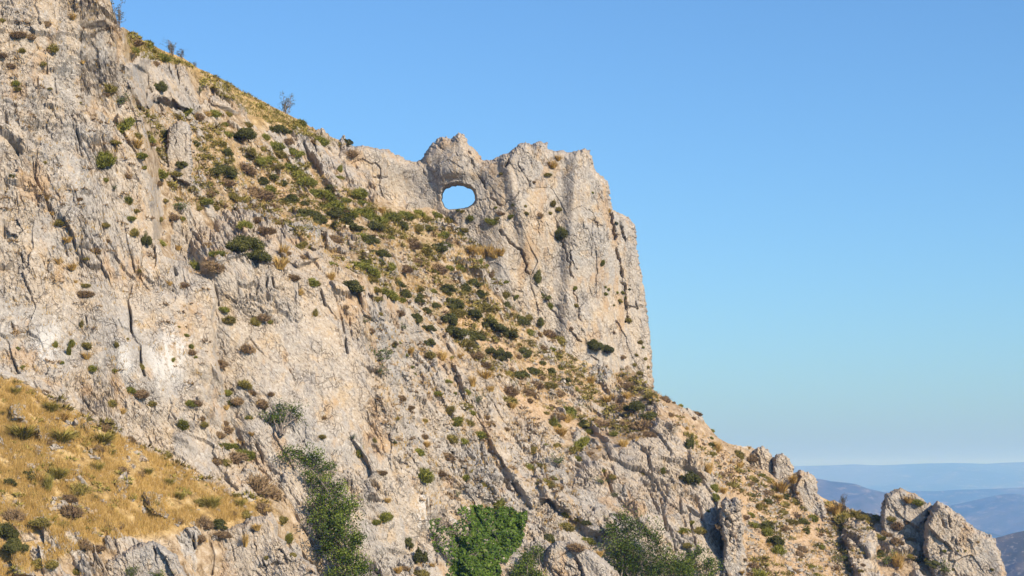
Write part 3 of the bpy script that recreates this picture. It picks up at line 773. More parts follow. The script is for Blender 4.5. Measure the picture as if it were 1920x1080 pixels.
ROCKS = [
    ("standing_boulder", [(318, 238), (330, 229), (345, 228), (356, 236), (360, 262), (361, 312), (356, 345), (330, 340), (312, 325), (309, 285), (313, 262)], (335, 308), 1.1, 2.2, 7, [([(346, 250), (348, 292)], 1.8, .3), ([(330, 235), (326, 290)], 1.6, .25)],
     "upright pale block standing on the scrubby slope below the ridge", "boulder"),
    ("rock_tower", [(1350, 962), (1353, 942), (1362, 931), (1370, 939), (1379, 929), (1389, 943), (1389, 965), (1397, 986), (1393, 1018), (1400, 1046), (1396, 1100), (1354, 1100), (1350, 1062), (1357, 1022), (1349, 992)], (1372, 1060), 1.7, 2.4, 8, [([(1366, 935), (1362, 980), (1372, 1030)], 2.2, .5)],
     "slender grey rock tower leaning on the ribbed buttress above the leafy tree", "rock tower"),
    ("crest_boulder", [(1412, 850), (1420, 838), (1432, 834), (1442, 846), (1456, 880), (1462, 930), (1425, 930), (1400, 890), (1402, 862)], (1432, 872), 0.5, 2.0, 7, [], "small rough knob on the lower crest, its top darkest", "rock"),
    ("crest_boulder", [(1450, 862), (1458, 852), (1468, 851), (1480, 860), (1487, 876), (1490, 900), (1492, 945), (1460, 945), (1446, 900), (1446, 876)], (1468, 890), 0.5, 2.2, 8, [([(1448, 860), (1456, 884)], 2.4, .5)], "rounded pale knob on the lower crest in front of the far blue ridge", "rock"),
    ("crest_crag", [(1490, 886), (1500, 880), (1512, 884), (1526, 892), (1533, 903), (1532, 922), (1542, 938), (1556, 968), (1562, 1020), (1530, 1015), (1500, 975), (1484, 935), (1482, 905)], (1520, 945), 0.5, 2.6, 9, [([(1505, 900), (1515, 930)], 1.8, .3)], "broad pale crag stepping down the crest beside golden grass", "crag"),
    ("rock_pinnacle", [(1650, 985), (1652, 960), (1654, 944), (1660, 928), (1673, 920), (1687, 913), (1697, 918), (1713, 927), (1729, 933), (1736, 945), (1745, 985), (1745, 1060), (1700, 1050), (1660, 1030)], (1690, 985), 1.2, 3.4, 10, [([(1700, 935), (1692, 965)], 2, .4), ([(1664, 940), (1670, 962)], 2.2, .4)], "blocky pinnacle with a grassy cap, highest rock at the lower end of the crest", "pinnacle"),
    ("rock_pinnacle", [(1722, 975), (1725, 955), (1734, 943), (1744, 944), (1756, 958), (1762, 1000), (1762, 1080), (1722, 1060)], (1735, 1000), 1.2, 2.6, 7, [], "narrow dark-sided splinter of rock between two larger pinnacles", "pinnacle"),
    ("rock_pinnacle", [(1732, 1000), (1740, 958), (1756, 941), (1767, 945), (1784, 953), (1796, 962), (1809, 974), (1820, 985), (1838, 996), (1856, 1003), (1864, 1011), (1873, 1031), (1882, 1060), (1890, 1085), (1905, 1130), (1760, 1130), (1742, 1075), (1730, 1040)], (1780, 1070), 1.2, 5.0, 12, [([(1776, 960), (1782, 990), (1786, 1012)], 2.6, .7), ([(1764, 975), (1768, 985)], 5, .8), ([(1810, 1058), (1822, 1072), (1832, 1082)], 2, .5)], "largest smooth-faced pinnacle closing the lower end of the crest", "pinnacle"),
    ("fallen_slab", [(1016, 1100), (1018, 1050), (1028, 1028), (1042, 1015), (1062, 1016), (1090, 1022), (1120, 1038), (1150, 1062), (1172, 1100)], (1090, 1080), 1.6, 2.6, 10, [([(1060, 1020), (1085, 1060), (1098, 1090)], 2, .35)], "flat-topped pale slab at the foot of the slope between ivy and tree", "boulder"),
    ("foreground_outcrop", [(342, 1100), (346, 1050), (352, 1020), (372, 1008), (400, 1000), (425, 988), (455, 978), (472, 968), (500, 966), (514, 978), (520, 1000), (545, 1030), (590, 1062), (610, 1100)], (470, 1075), 1.4, 3.4, 13, [([(396, 1015), (402, 1045), (397, 1080)], 3, .8), ([(470, 985), (480, 1030)], 1.8, .3), ([(430, 1000), (440, 1050)], 1.8, .3), ([(520, 1010), (540, 1060)], 1.8, .35)], "big cracked outcrop at the lower edge of the golden grass", "outcrop"),
    ("foreground_outcrop", [(178, 1100), (184, 1062), (200, 1048), (230, 1030), (262, 1016), (288, 1014), (312, 1028), (332, 1042), (346, 1070), (352, 1100)], (260, 1080), 1.2, 2.8, 11, [([(288, 1020), (294, 1062)], 2.6, .6), ([(230, 1040), (236, 1080)], 1.8, .35)], "low pale outcrop behind the small leafy sprigs under the golden grass", "outcrop"),
    ("wedged_boulder", [(10, 424), (18, 408), (30, 404), (40, 414), (44, 432), (34, 442), (16, 440)], (26, 440), 0.0, 1.0, 6, [], "rounded grey boulder wedged in a dark cleft of the big cliff", "boulder"),
]
for (nm, poly, foot, bulge, thick, edge, cr, lab, cat) in ROCKS:
    if nm == "wedged_boulder":
        fr = (lambda px, py: LEFT_FACE(px, py) - 0.35)
    else:
        fr = facing(foot, bulge)
    rock_slab(nm, poly, fr, thick, edge, cr, step=1.6, rough=(0.4 if nm == 'standing_boulder' else 1.0), seed=5 + len(bpy.data.objects), relief=(0.55 if nm == 'standing_boulder' else 1.0), scale=0.7, label=lab, category=cat, **({"group": "rocks along the lower crest"} if nm in ("crest_boulder", "rock_pinnacle") else {}))
# ------------------------------------------------------------------ far country
def hill_mat(name, wood, open_, rock, scale, wood_amount):
    m, nt, bs = new_mat(name)
    g = G(nt)
    co = g.n("ShaderNodeNewGeometry").outputs["Position"]
    a = g.noise(co, scale, 8, 0.62)
    b = g.noise(co, scale * 9, 7, 0.7)
    s = g.noise(g.mapping(co, (1, 1, 2.0)), scale * 12.0, 7, 0.7)
    c = g.mix(g.sm(a, wood_amount - 0.07, wood_amount + 0.07), wood, open_)
    c = g.mix(g.math('MULTIPLY', g.sm(b, 0.50, 0.60), 0.6), c, wood)
    c = g.mix(g.math('MULTIPLY', g.sm(g.math('ADD', s, g.math('MULTIPLY', b, 0.35)), 0.72, 0.80), 0.7), c, rock)
    nt.links.new(scaled(g, c, 0.8), bs.inputs["Base Color"])
    bs.inputs["Roughness"].default_value = 0.95
    bs.inputs["Specular IOR Level"].default_value = 0.1
    return m

WOOD, OPEN, PALE = (0.022, 0.034, 0.018), (0.085, 0.08, 0.068), (0.22, 0.20, 0.175)
def ridge(name, crest, Y, front, back, drop, amp, wl, mat, label, seed, dx):
    """one far hill: a crest line given in pixels at distance Y, falling DROP metres to the front and the back"""
    c = np.array(crest, float)
    rx, _ = ray(c[:, 0], c[:, 1])
    _, rz = ray(c[:, 0], c[:, 1])
    X0, X1 = rx[0] * Y, rx[-1] * Y
    nx = int((X1 - X0) / dx)
    xs = np.linspace(X0, X1, nx)
    cz = np.interp(xs, rx * Y, rz * Y)
    ss = np.concatenate([-np.linspace(1, 0, 90) ** 1.5, np.linspace(0, 1, 26)[1:] ** 1.3])
    XX, SS = np.meshgrid(xs, ss, indexing='ij')
    YY = Y + np.where(SS < 0, SS * front, SS * back)
    P = np.stack([XX, YY, np.zeros_like(XX)], -1).reshape(-1, 3)
    n = fbm(P / wl, 6, seed, 0.5, True) - 0.55
    n2 = fbm(P / (wl * 0.12), 4, seed + 20, 0.55)
    f = np.abs(SS).ravel()
    ZZ = np.repeat(cz, len(ss)) - drop * (f ** 0.85) + 1.7 * amp * n * np.clip(f * 6, 0.06, 1) + amp * 0.10 * n2 * np.clip(f * 10, 0.25, 1)
    P[:, 2] = ZZ
    i = np.arange(nx * len(ss)).reshape(nx, len(ss))
    faces = np.stack([i[:-1, :-1].ravel(), i[1:, :-1].ravel(), i[1:, 1:].ravel(), i[:-1, 1:].ravel()], 1)
    me = mesh_from(name, P, faces, smooth=True)
    return link(name, me, mat, kind="structure", label=label, category="hill")

ridge("hill", [(-700, 880), (200, 876), (900, 878), (1400, 876), (1500, 874), (1560, 872.5), (1600, 871), (1640, 873), (1700, 871), (1745, 870), (1790, 868.5), (1850, 870), (1885, 867.5), (1920, 866), (2150, 868), (2700, 872)],
      12500, 4800, 2500, 560, 160, 2200, hill_mat("far_ridge", WOOD, OPEN, PALE, 0.0012, 0.50), "farthest long blue ridge along the horizon", 401, 45)
ridge("hill", [(-700, 925), (900, 922), (1500, 926), (1712, 920), (1760, 921), (1802, 918), (1860, 917), (1920, 915), (2150, 918), (2700, 930)],
      7400, 1900, 1300, 380, 120, 1200, hill_mat("pale_ridge", WOOD, OPEN, PALE, 0.002, 0.50), "pale blue wooded ridge, third of the far ridges from the horizon", 402, 28)
ridge("hill", [(-600, 915), (1000, 905), (1300, 893), (1450, 893), (1535, 898), (1571, 904), (1605, 909), (1627, 918), (1644, 922), (1664, 927), (1720, 945), (1800, 985), (2000, 1040), (2400, 1080)],
      4300, 1500, 900, 420, 120, 620, hill_mat("rocky_hill", WOOD, OPEN, PALE, 0.0038, 0.49), "blue-grey hill with rock patches seen behind the dip in the crest", 403, 14)
ridge("hill", [(1300, 1020), (1600, 985), (1700, 968), (1779, 949), (1819, 942), (1864, 933), (1897, 929), (1925, 930), (2000, 926), (2200, 935), (2700, 960)],
      5200, 2600, 900, 520, 150, 800, hill_mat("wooded_hill", WOOD, OPEN, PALE, 0.003, 0.50), "dark wooded hill beyond the largest pinnacle", 404, 16)
ridge("hill", [(1500, 1160), (1700, 1080), (1800, 1040), (1869, 1010), (1900, 1001), (1920, 997), (1990, 980), (2150, 960), (2500, 940)],
      1500, 420, 300, 170, 30, 160, hill_mat("near_hill", (0.06, 0.058, 0.04), (0.16, 0.125, 0.095), (0.30, 0.27, 0.24), 0.014, 0.52), "brown spur with banded grey rock at the frame's lower corner", 405, 4)

def valley():
    n = 60
    xs = np.linspace(-16000, 16000, n)
    ys = np.linspace(-400, 19000, n)
    X, Y = np.meshgrid(xs, ys, indexing='ij')
    P = np.stack([X, Y, np.zeros_like(X)], -1).reshape(-1, 3)
    P[:, 2] = -640 + 40 * fbm(P / 2500.0, 4, 440)
    i = np.arange(n * n).reshape(n, n)
    f = np.stack([i[:-1, :-1].ravel(), i[1:, :-1].ravel(), i[1:, 1:].ravel(), i[:-1, 1:].ravel()], 1)
    link("ground", mesh_from("ground", P, f, smooth=True), hill_mat("valley_floor", WOOD, OPEN, OPEN, 0.002, 0.5), kind="structure", label="hazy valley floor far below the mountainside", category="ground")
valley()

def haze():
    x, y0, y1, z0, z1 = 17000, -500, 20500, -760, 120
    v = [(sx * x, y, z) for z in (z0, z1) for y in (y0, y1) for sx in (-1, 1)]
    f = [(0, 2, 3, 1), (4, 5, 7, 6), (0, 1, 5, 4), (2, 6, 7, 3), (0, 4, 6, 2), (1, 3, 7, 5)]
    m = bpy.data.materials.new("haze_air")
    m.use_nodes = True
    nt = m.node_tree
    nt.nodes.clear()
    out = nt.nodes.new("ShaderNodeOutputMaterial")
    vol = nt.nodes.new("ShaderNodeVolumePrincipled")
    vol.inputs["Color"].default_value = (0.21, 0.46, 1.0, 1)
    vol.inputs["Density"].default_value = 0.00022
    vol.inputs["Absorption Color"].default_value = (1, 1, 1, 1)
    vol.inputs["Anisotropy"].default_value = 0.1
    nt.links.new(vol.outputs[0], out.inputs["Volume"])
    link("haze", mesh_from("haze", np.array(v, float), np.array(f)), m, kind="stuff", label="thin blue summer haze filling the air over the valley", category="haze")
# ------------------------------------------------------------------ finding the ground under a pixel
bpy.context.view_layer.update()
DG = bpy.context.evaluated_depsgraph_get()
def hit(px, py):
    rx, rz = ray(px, py)
    ok, loc, nor, _i, ob, _m = SC.ray_cast(DG, (0, 0, 0), Vector((float(rx), 1.0, float(rz))).normalized())
    if not ok or loc.y > 400:
        return None
    return loc, nor, ob

# ------------------------------------------------------------------ plants
def tone_mesh(name, V, Fc, T, smooth=False):
    me = mesh_from(name, np.asarray(V), np.asarray(Fc), {"tone": np.repeat(np.asarray(T)[:, None], 4, 1)}, smooth)
    return me

class MB:
    """collects triangles with a tone for each vertex"""
    def __init__(self):
        self.v, self.f, self.t, self.n = [], [], [], 0
    def add(self, V, Fc, T):
        V = np.asarray(V, float).reshape(-1, 3)
        self.v.append(V)
        self.f.append(np.asarray(Fc, int).reshape(-1, 3) + self.n)
        self.t.append(np.broadcast_to(T, (len(V),)).astype(float))
        self.n += len(V)
    def mesh(self, name, smooth=False):
        return tone_mesh(name, np.concatenate(self.v), np.concatenate(self.f), np.concatenate(self.t), smooth)

def tri_strip(base, tip, width, rng, bend=0.0):
    """N thin blades as triangles: base (n,3), tip (n,3)"""
    d = tip - base
    side = np.cross(d, rng.normal(size=d.shape))
    side /= np.linalg.norm(side, axis=1, keepdims=True) + 1e-9
    w = np.asarray(width).reshape(-1, 1)
    V = np.stack([base - side * w, base + side * w, tip], 1).reshape(-1, 3)
    Fc = np.arange(len(V)).reshape(-1, 3)
    return V, Fc

def leaves(cent, size, rng, up=0.35, aspect=0.6):
    """N leaf quads (two triangles, folded) at CENT"""
    n = len(cent)
    d = rng.normal(size=(n, 3))
    d /= np.linalg.norm(d, axis=1, keepdims=True)
    nrm = rng.normal(size=(n, 3)) + np.array((0.25, -0.5, 0.9)) * up * 2
    s = np.cross(d, nrm)
    s /= np.linalg.norm(s, axis=1, keepdims=True) + 1e-9
    sz = np.asarray(size).reshape(-1, 1) * np.ones((n, 1))
    a = cent - d * sz * 0.5
    b = cent + d * sz * 0.5
    k = np.cross(s, d) * sz * 0.12
    c1 = cent + s * sz * aspect * 0.5 + k
    c2 = cent - s * sz * aspect * 0.5 + k
    V = np.stack([a, c1, b, c2], 1).reshape(-1, 3)
    i = np.arange(n) * 4
    Fc = np.concatenate([np.stack([i, i + 1, i + 2], 1), np.stack([i, i + 2, i + 3], 1)])
    return V, Fc

def dome(mb, rng, rad, nu=18, nv=8, squash=0.62, lump=0.16, tone=0.1, seed=0, cut=-0.25):
    u = np.linspace(0, 2 * np.pi, nu, endpoint=False)
    v = np.linspace(cut, np.pi / 2 - 0.02, nv)
    U, Vv = np.meshgrid(u, v, indexing='ij')
    D = np.stack([np.cos(U) * np.cos(Vv), np.sin(U) * np.cos(Vv), np.sin(Vv)], -1).reshape(-1, 3)
    r = rad * (1 + lump * perlin(D * 2.2 + seed, seed + 3) * 2 + lump * 0.6 * perlin(D * 5 + seed, seed + 4))
    P = D * r[:, None] * np.array((1, 1, squash))
    i = np.arange(nu * nv).reshape(nu, nv)
    j = np.roll(i, -1, 0)
    q = np.stack([i[:, :-1], j[:, :-1], j[:, 1:], i[:, 1:]], -1).reshape(-1, 4)
    mb.add(P, np.concatenate([q[:, [0, 1, 2]], q[:, [0, 2, 3]]]), tone)
    return D, r

def cushion_mesh(name, seed, dead=0.2):
    """low spiny mounds grown together, about one unit across, base at the origin"""
    rng = np.random.default_rng(seed)
    mb = MB()
    S = np.array((1, 1, 0.74))
    lobes = [(np.zeros(3), 0.34)]
    for k in range(1 + seed % 4):
        a = rng.random() * 6.28
        r = 0.14 + 0.13 * rng.random()
        lobes.append((np.array((math.cos(a), math.sin(a), 0)) * (0.24 + 0.14 * rng.random()), r))
    for k, (c, rad) in enumerate(lobes):
        sub = MB()
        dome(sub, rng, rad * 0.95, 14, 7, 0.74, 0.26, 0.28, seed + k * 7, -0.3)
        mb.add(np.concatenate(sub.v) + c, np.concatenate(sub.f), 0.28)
        n = int(1500 * rad)
        D = rng.normal(size=(n, 3))
        D[:, 2] = np.abs(D[:, 2]) - 0.10
        D /= np.linalg.norm(D, axis=1, keepdims=True)
        r = rad * (1 + 0.5 * perlin(D * 2.2 + seed, seed + k * 7 + 3) + 0.3 * perlin(D * 5 + seed, seed + k * 7 + 4))
        base = c + D * (r * 0.86)[:, None] * S
        tip = base + (D + rng.normal(size=(n, 3)) * 0.35) * (0.06 + 0.12 * rng.random(n) ** 2)[:, None]
        V, Fc = tri_strip(base, tip, 0.020 + 0.014 * rng.random(n), rng)
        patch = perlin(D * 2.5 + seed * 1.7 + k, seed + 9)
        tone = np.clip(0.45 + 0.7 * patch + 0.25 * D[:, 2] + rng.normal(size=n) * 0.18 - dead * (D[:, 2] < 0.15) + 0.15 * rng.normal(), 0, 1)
        mb.add(V, Fc, np.repeat(tone, 3))
    n = 150                                             # straggling dry stalks round the foot
    a = rng.random(n) * 6.28
    base = np.stack([np.cos(a) * 0.36, np.sin(a) * 0.36, np.zeros(n)], 1) * (0.8 + 0.3 * rng.random((n, 1)))
    tip = base + np.stack([np.cos(a) * 0.12, np.sin(a) * 0.12, 0.12 + 0.14 * rng.random(n)], 1) + rng.normal(size=(n, 3)) * 0.05
    V, Fc = tri_strip(base, tip, 0.014, rng)
    mb.add(V, Fc, 1.0)
    return mb.mesh(name)

def tuft_mesh(name, seed, spread=0.5, n=240):
    """a tuft of dry grass about one unit across and high"""
    rng = np.random.default_rng(seed)
    mb = MB()
    a = rng.random(n) * 2 * np.pi
    rr = 0.22 * np.sqrt(rng.random(n))
    base = np.stack([np.cos(a) * rr, np.sin(a) * rr, -0.05 * np.ones(n)], 1)
    lean = spread * (0.25 + rng.random(n))
    hgt = 0.35 + 0.55 * rng.random(n)
    mid = base + np.stack([np.cos(a) * lean * 0.35, np.sin(a) * lean * 0.35, hgt * 0.6], 1)
    tip = base + np.stack([np.cos(a) * lean, np.sin(a) * lean, hgt], 1) + rng.normal(size=(n, 3)) * 0.06
    w = 0.016 + 0.014 * rng.random(n)
    side = np.stack([-np.sin(a + rng.normal(size=n)), np.cos(a + rng.normal(size=n)), np.zeros(n)], 1) * w[:, None]
    V = np.stack([base - side, base + side, mid - side * 0.8, mid + side * 0.8, tip], 1).reshape(-1, 3)
    i = np.arange(n) * 5
    Fc = np.concatenate([np.stack([i, i + 1, i + 3], 1), np.stack([i, i + 3, i + 2], 1), np.stack([i + 2, i + 3, i + 4], 1)])
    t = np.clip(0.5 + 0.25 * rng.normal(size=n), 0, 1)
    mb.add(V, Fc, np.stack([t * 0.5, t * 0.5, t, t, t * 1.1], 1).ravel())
    return mb.mesh(name)

def tube(mb, pts, r0, r1, sides=5, tone=0.5):
    pts = np.asarray(pts, float)
    n = len(pts)
    rad = np.linspace(r0, r1, n)
    t = np.gradient(pts, axis=0)
    t /= np.linalg.norm(t, axis=1, keepdims=True) + 1e-9
    ref = np.array((0.31, 0.9, 0.2))
    a = np.cross(t, ref)
    a /= np.linalg.norm(a, axis=1, keepdims=True) + 1e-9
    b = np.cross(t, a)
    ang = np.linspace(0, 2 * np.pi, sides, endpoint=False)
    V = pts[:, None] + rad[:, None, None] * (a[:, None] * np.cos(ang)[None, :, None] + b[:, None] * np.sin(ang)[None, :, None])
    i = np.arange(n * sides).reshape(n, sides)
    j = np.roll(i, -1, 1)
    q = np.stack([i[:-1], j[:-1], j[1:], i[1:]], -1).reshape(-1, 4)
    mb.add(V.reshape(-1, 3), np.concatenate([q[:, [0, 1, 2]], q[:, [0, 2, 3]]]), tone)

def limb(p0, p1, rng, n=7, wander=0.08, sag=0.0):
    t = np.linspace(0, 1, n)[:, None]
    L = np.linalg.norm(np.asarray(p1) - np.asarray(p0))
    w = np.cumsum(rng.normal(size=(n, 3)), 0) * wander * L / n ** 0.5
    w = w - t * w[-1]
    P = np.asarray(p0) * (1 - t) + np.asarray(p1) * t + w
    P[:, 2] += sag * L * 4 * (t * (1 - t))[:, 0]
    return P

def bush_parts(seed, lobes, leaf=0.05, per=330, core=True, squash=0.85, stems=True):
    """an evergreen bush about one unit across: returns (foliage mesh builder, stem mesh builder)"""
    rng = np.random.default_rng(seed)
    fo, st = MB(), MB()
    for k in range(lobes):
        a = rng.random() * 2 * np.pi
        rr = 0.38 * math.sqrt(rng.random())
        rad = 0.11 + 0.12 * rng.random()
        c = np.array((math.cos(a) * rr, math.sin(a) * rr, rad * 0.7 + 0.34 * rng.random() * (1 - rr * 1.9)))
        if core:
            sub = MB()
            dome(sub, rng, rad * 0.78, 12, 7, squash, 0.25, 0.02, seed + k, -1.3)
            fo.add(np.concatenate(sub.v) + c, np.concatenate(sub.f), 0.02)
        D = rng.normal(size=(per, 3))
        D /= np.linalg.norm(D, axis=1, keepdims=True)
        r = rad * (0.72 + 0.42 * rng.random(per)) * (1 + 0.5 * perlin(D * 2.4 + k, seed + k))
        P = c + D * r[:, None] * np.array((1, 1, squash))
        P = P[P[:, 2] > -0.04]
        V, Fc = leaves(P, leaf * (0.7 + 0.6 * rng.random(len(P))), rng)
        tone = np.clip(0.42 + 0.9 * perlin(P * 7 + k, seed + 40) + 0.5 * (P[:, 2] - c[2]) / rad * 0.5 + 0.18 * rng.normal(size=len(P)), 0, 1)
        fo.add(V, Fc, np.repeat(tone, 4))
        if stems:
            tube(st, limb((0.05 * math.cos(a), 0.05 * math.sin(a), -0.08), c, rng, 6, 0.12), 0.022, 0.008, 5)
    return fo, st

def sparse_parts(seed, n_stem=9, leaf=0.06, per=55, tall=0.9, spread=0.5):
    """an open leafy shrub: fans of thin branches with leaves along them"""
    rng = np.random.default_rng(seed)
    fo, st = MB(), MB()
    for k in range(n_stem):
        a = rng.random() * 2 * np.pi
        e = np.array((math.cos(a) * spread * rng.random(), math.sin(a) * spread * 0.6 * rng.random(), tall * (0.5 + 0.5 * rng.random())))
        L = limb((0, 0, -0.08), e, rng, 8, 0.16)
        tube(st, L, 0.016, 0.005, 4)
        for b in range(3):
            q = L[rng.integers(3, 7)]
            e2 = q + np.array((rng.normal() * 0.17, rng.normal() * 0.14, 0.05 + 0.16 * rng.random()))
            L2 = limb(q, e2, rng, 5, 0.15)
            tube(st, L2, 0.007, 0.003, 3)
            P = L2[rng.integers(1, 5, per // 3)] + rng.normal(size=(per // 3, 3)) * 0.035
            V, Fc = leaves(P, leaf * (0.6 + 0.7 * rng.random(len(P))), rng)
            fo.add(V, Fc, np.repeat(np.clip(0.5 + 0.25 * rng.normal(size=len(P)), 0, 1), 4))
    return fo, st

PROTO = {}
def proto(key, build, mats):
    PROTO[key] = (build, mats)
CUSH = [cushion_mesh("cushion_shrub", 20 + k) for k in range(10)]
def with_mat(meshes, mat):
    out = []
    for m in meshes:
        c = m.copy()
        c.materials.append(mat)
        out.append(c)
    return out
KIND = {
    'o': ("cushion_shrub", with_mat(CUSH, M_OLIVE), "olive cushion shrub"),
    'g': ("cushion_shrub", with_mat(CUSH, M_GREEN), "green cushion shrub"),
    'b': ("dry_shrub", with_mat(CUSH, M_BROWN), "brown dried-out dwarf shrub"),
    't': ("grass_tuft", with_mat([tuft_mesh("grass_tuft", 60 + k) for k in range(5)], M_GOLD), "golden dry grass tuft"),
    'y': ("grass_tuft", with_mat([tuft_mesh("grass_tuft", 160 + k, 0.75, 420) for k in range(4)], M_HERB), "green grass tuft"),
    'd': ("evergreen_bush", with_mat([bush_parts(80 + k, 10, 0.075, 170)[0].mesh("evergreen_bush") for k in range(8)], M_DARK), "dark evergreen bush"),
}
BIG = {}
for _k in range(3):
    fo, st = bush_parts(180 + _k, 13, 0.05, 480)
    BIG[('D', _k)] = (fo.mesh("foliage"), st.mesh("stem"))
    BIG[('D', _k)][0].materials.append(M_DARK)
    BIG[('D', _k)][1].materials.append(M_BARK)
    fo, st = sparse_parts(190 + _k)
    BIG[('s', _k)] = (fo.mesh("foliage"), st.mesh("stem"))
    BIG[('s', _k)][0].materials.append(M_LEAF)
    BIG[('s', _k)][1].materials.append(M_BARK)
    fo, st = sparse_parts(290 + _k, 16, 0.05, 34, 1.0, 0.62)
    BIG[('w', _k)] = (fo.mesh("foliage"), st.mesh("stem"))
    BIG[('w', _k)][0].materials.append(M_DARK)
    BIG[('w', _k)][1].materials.append(M_BARK)

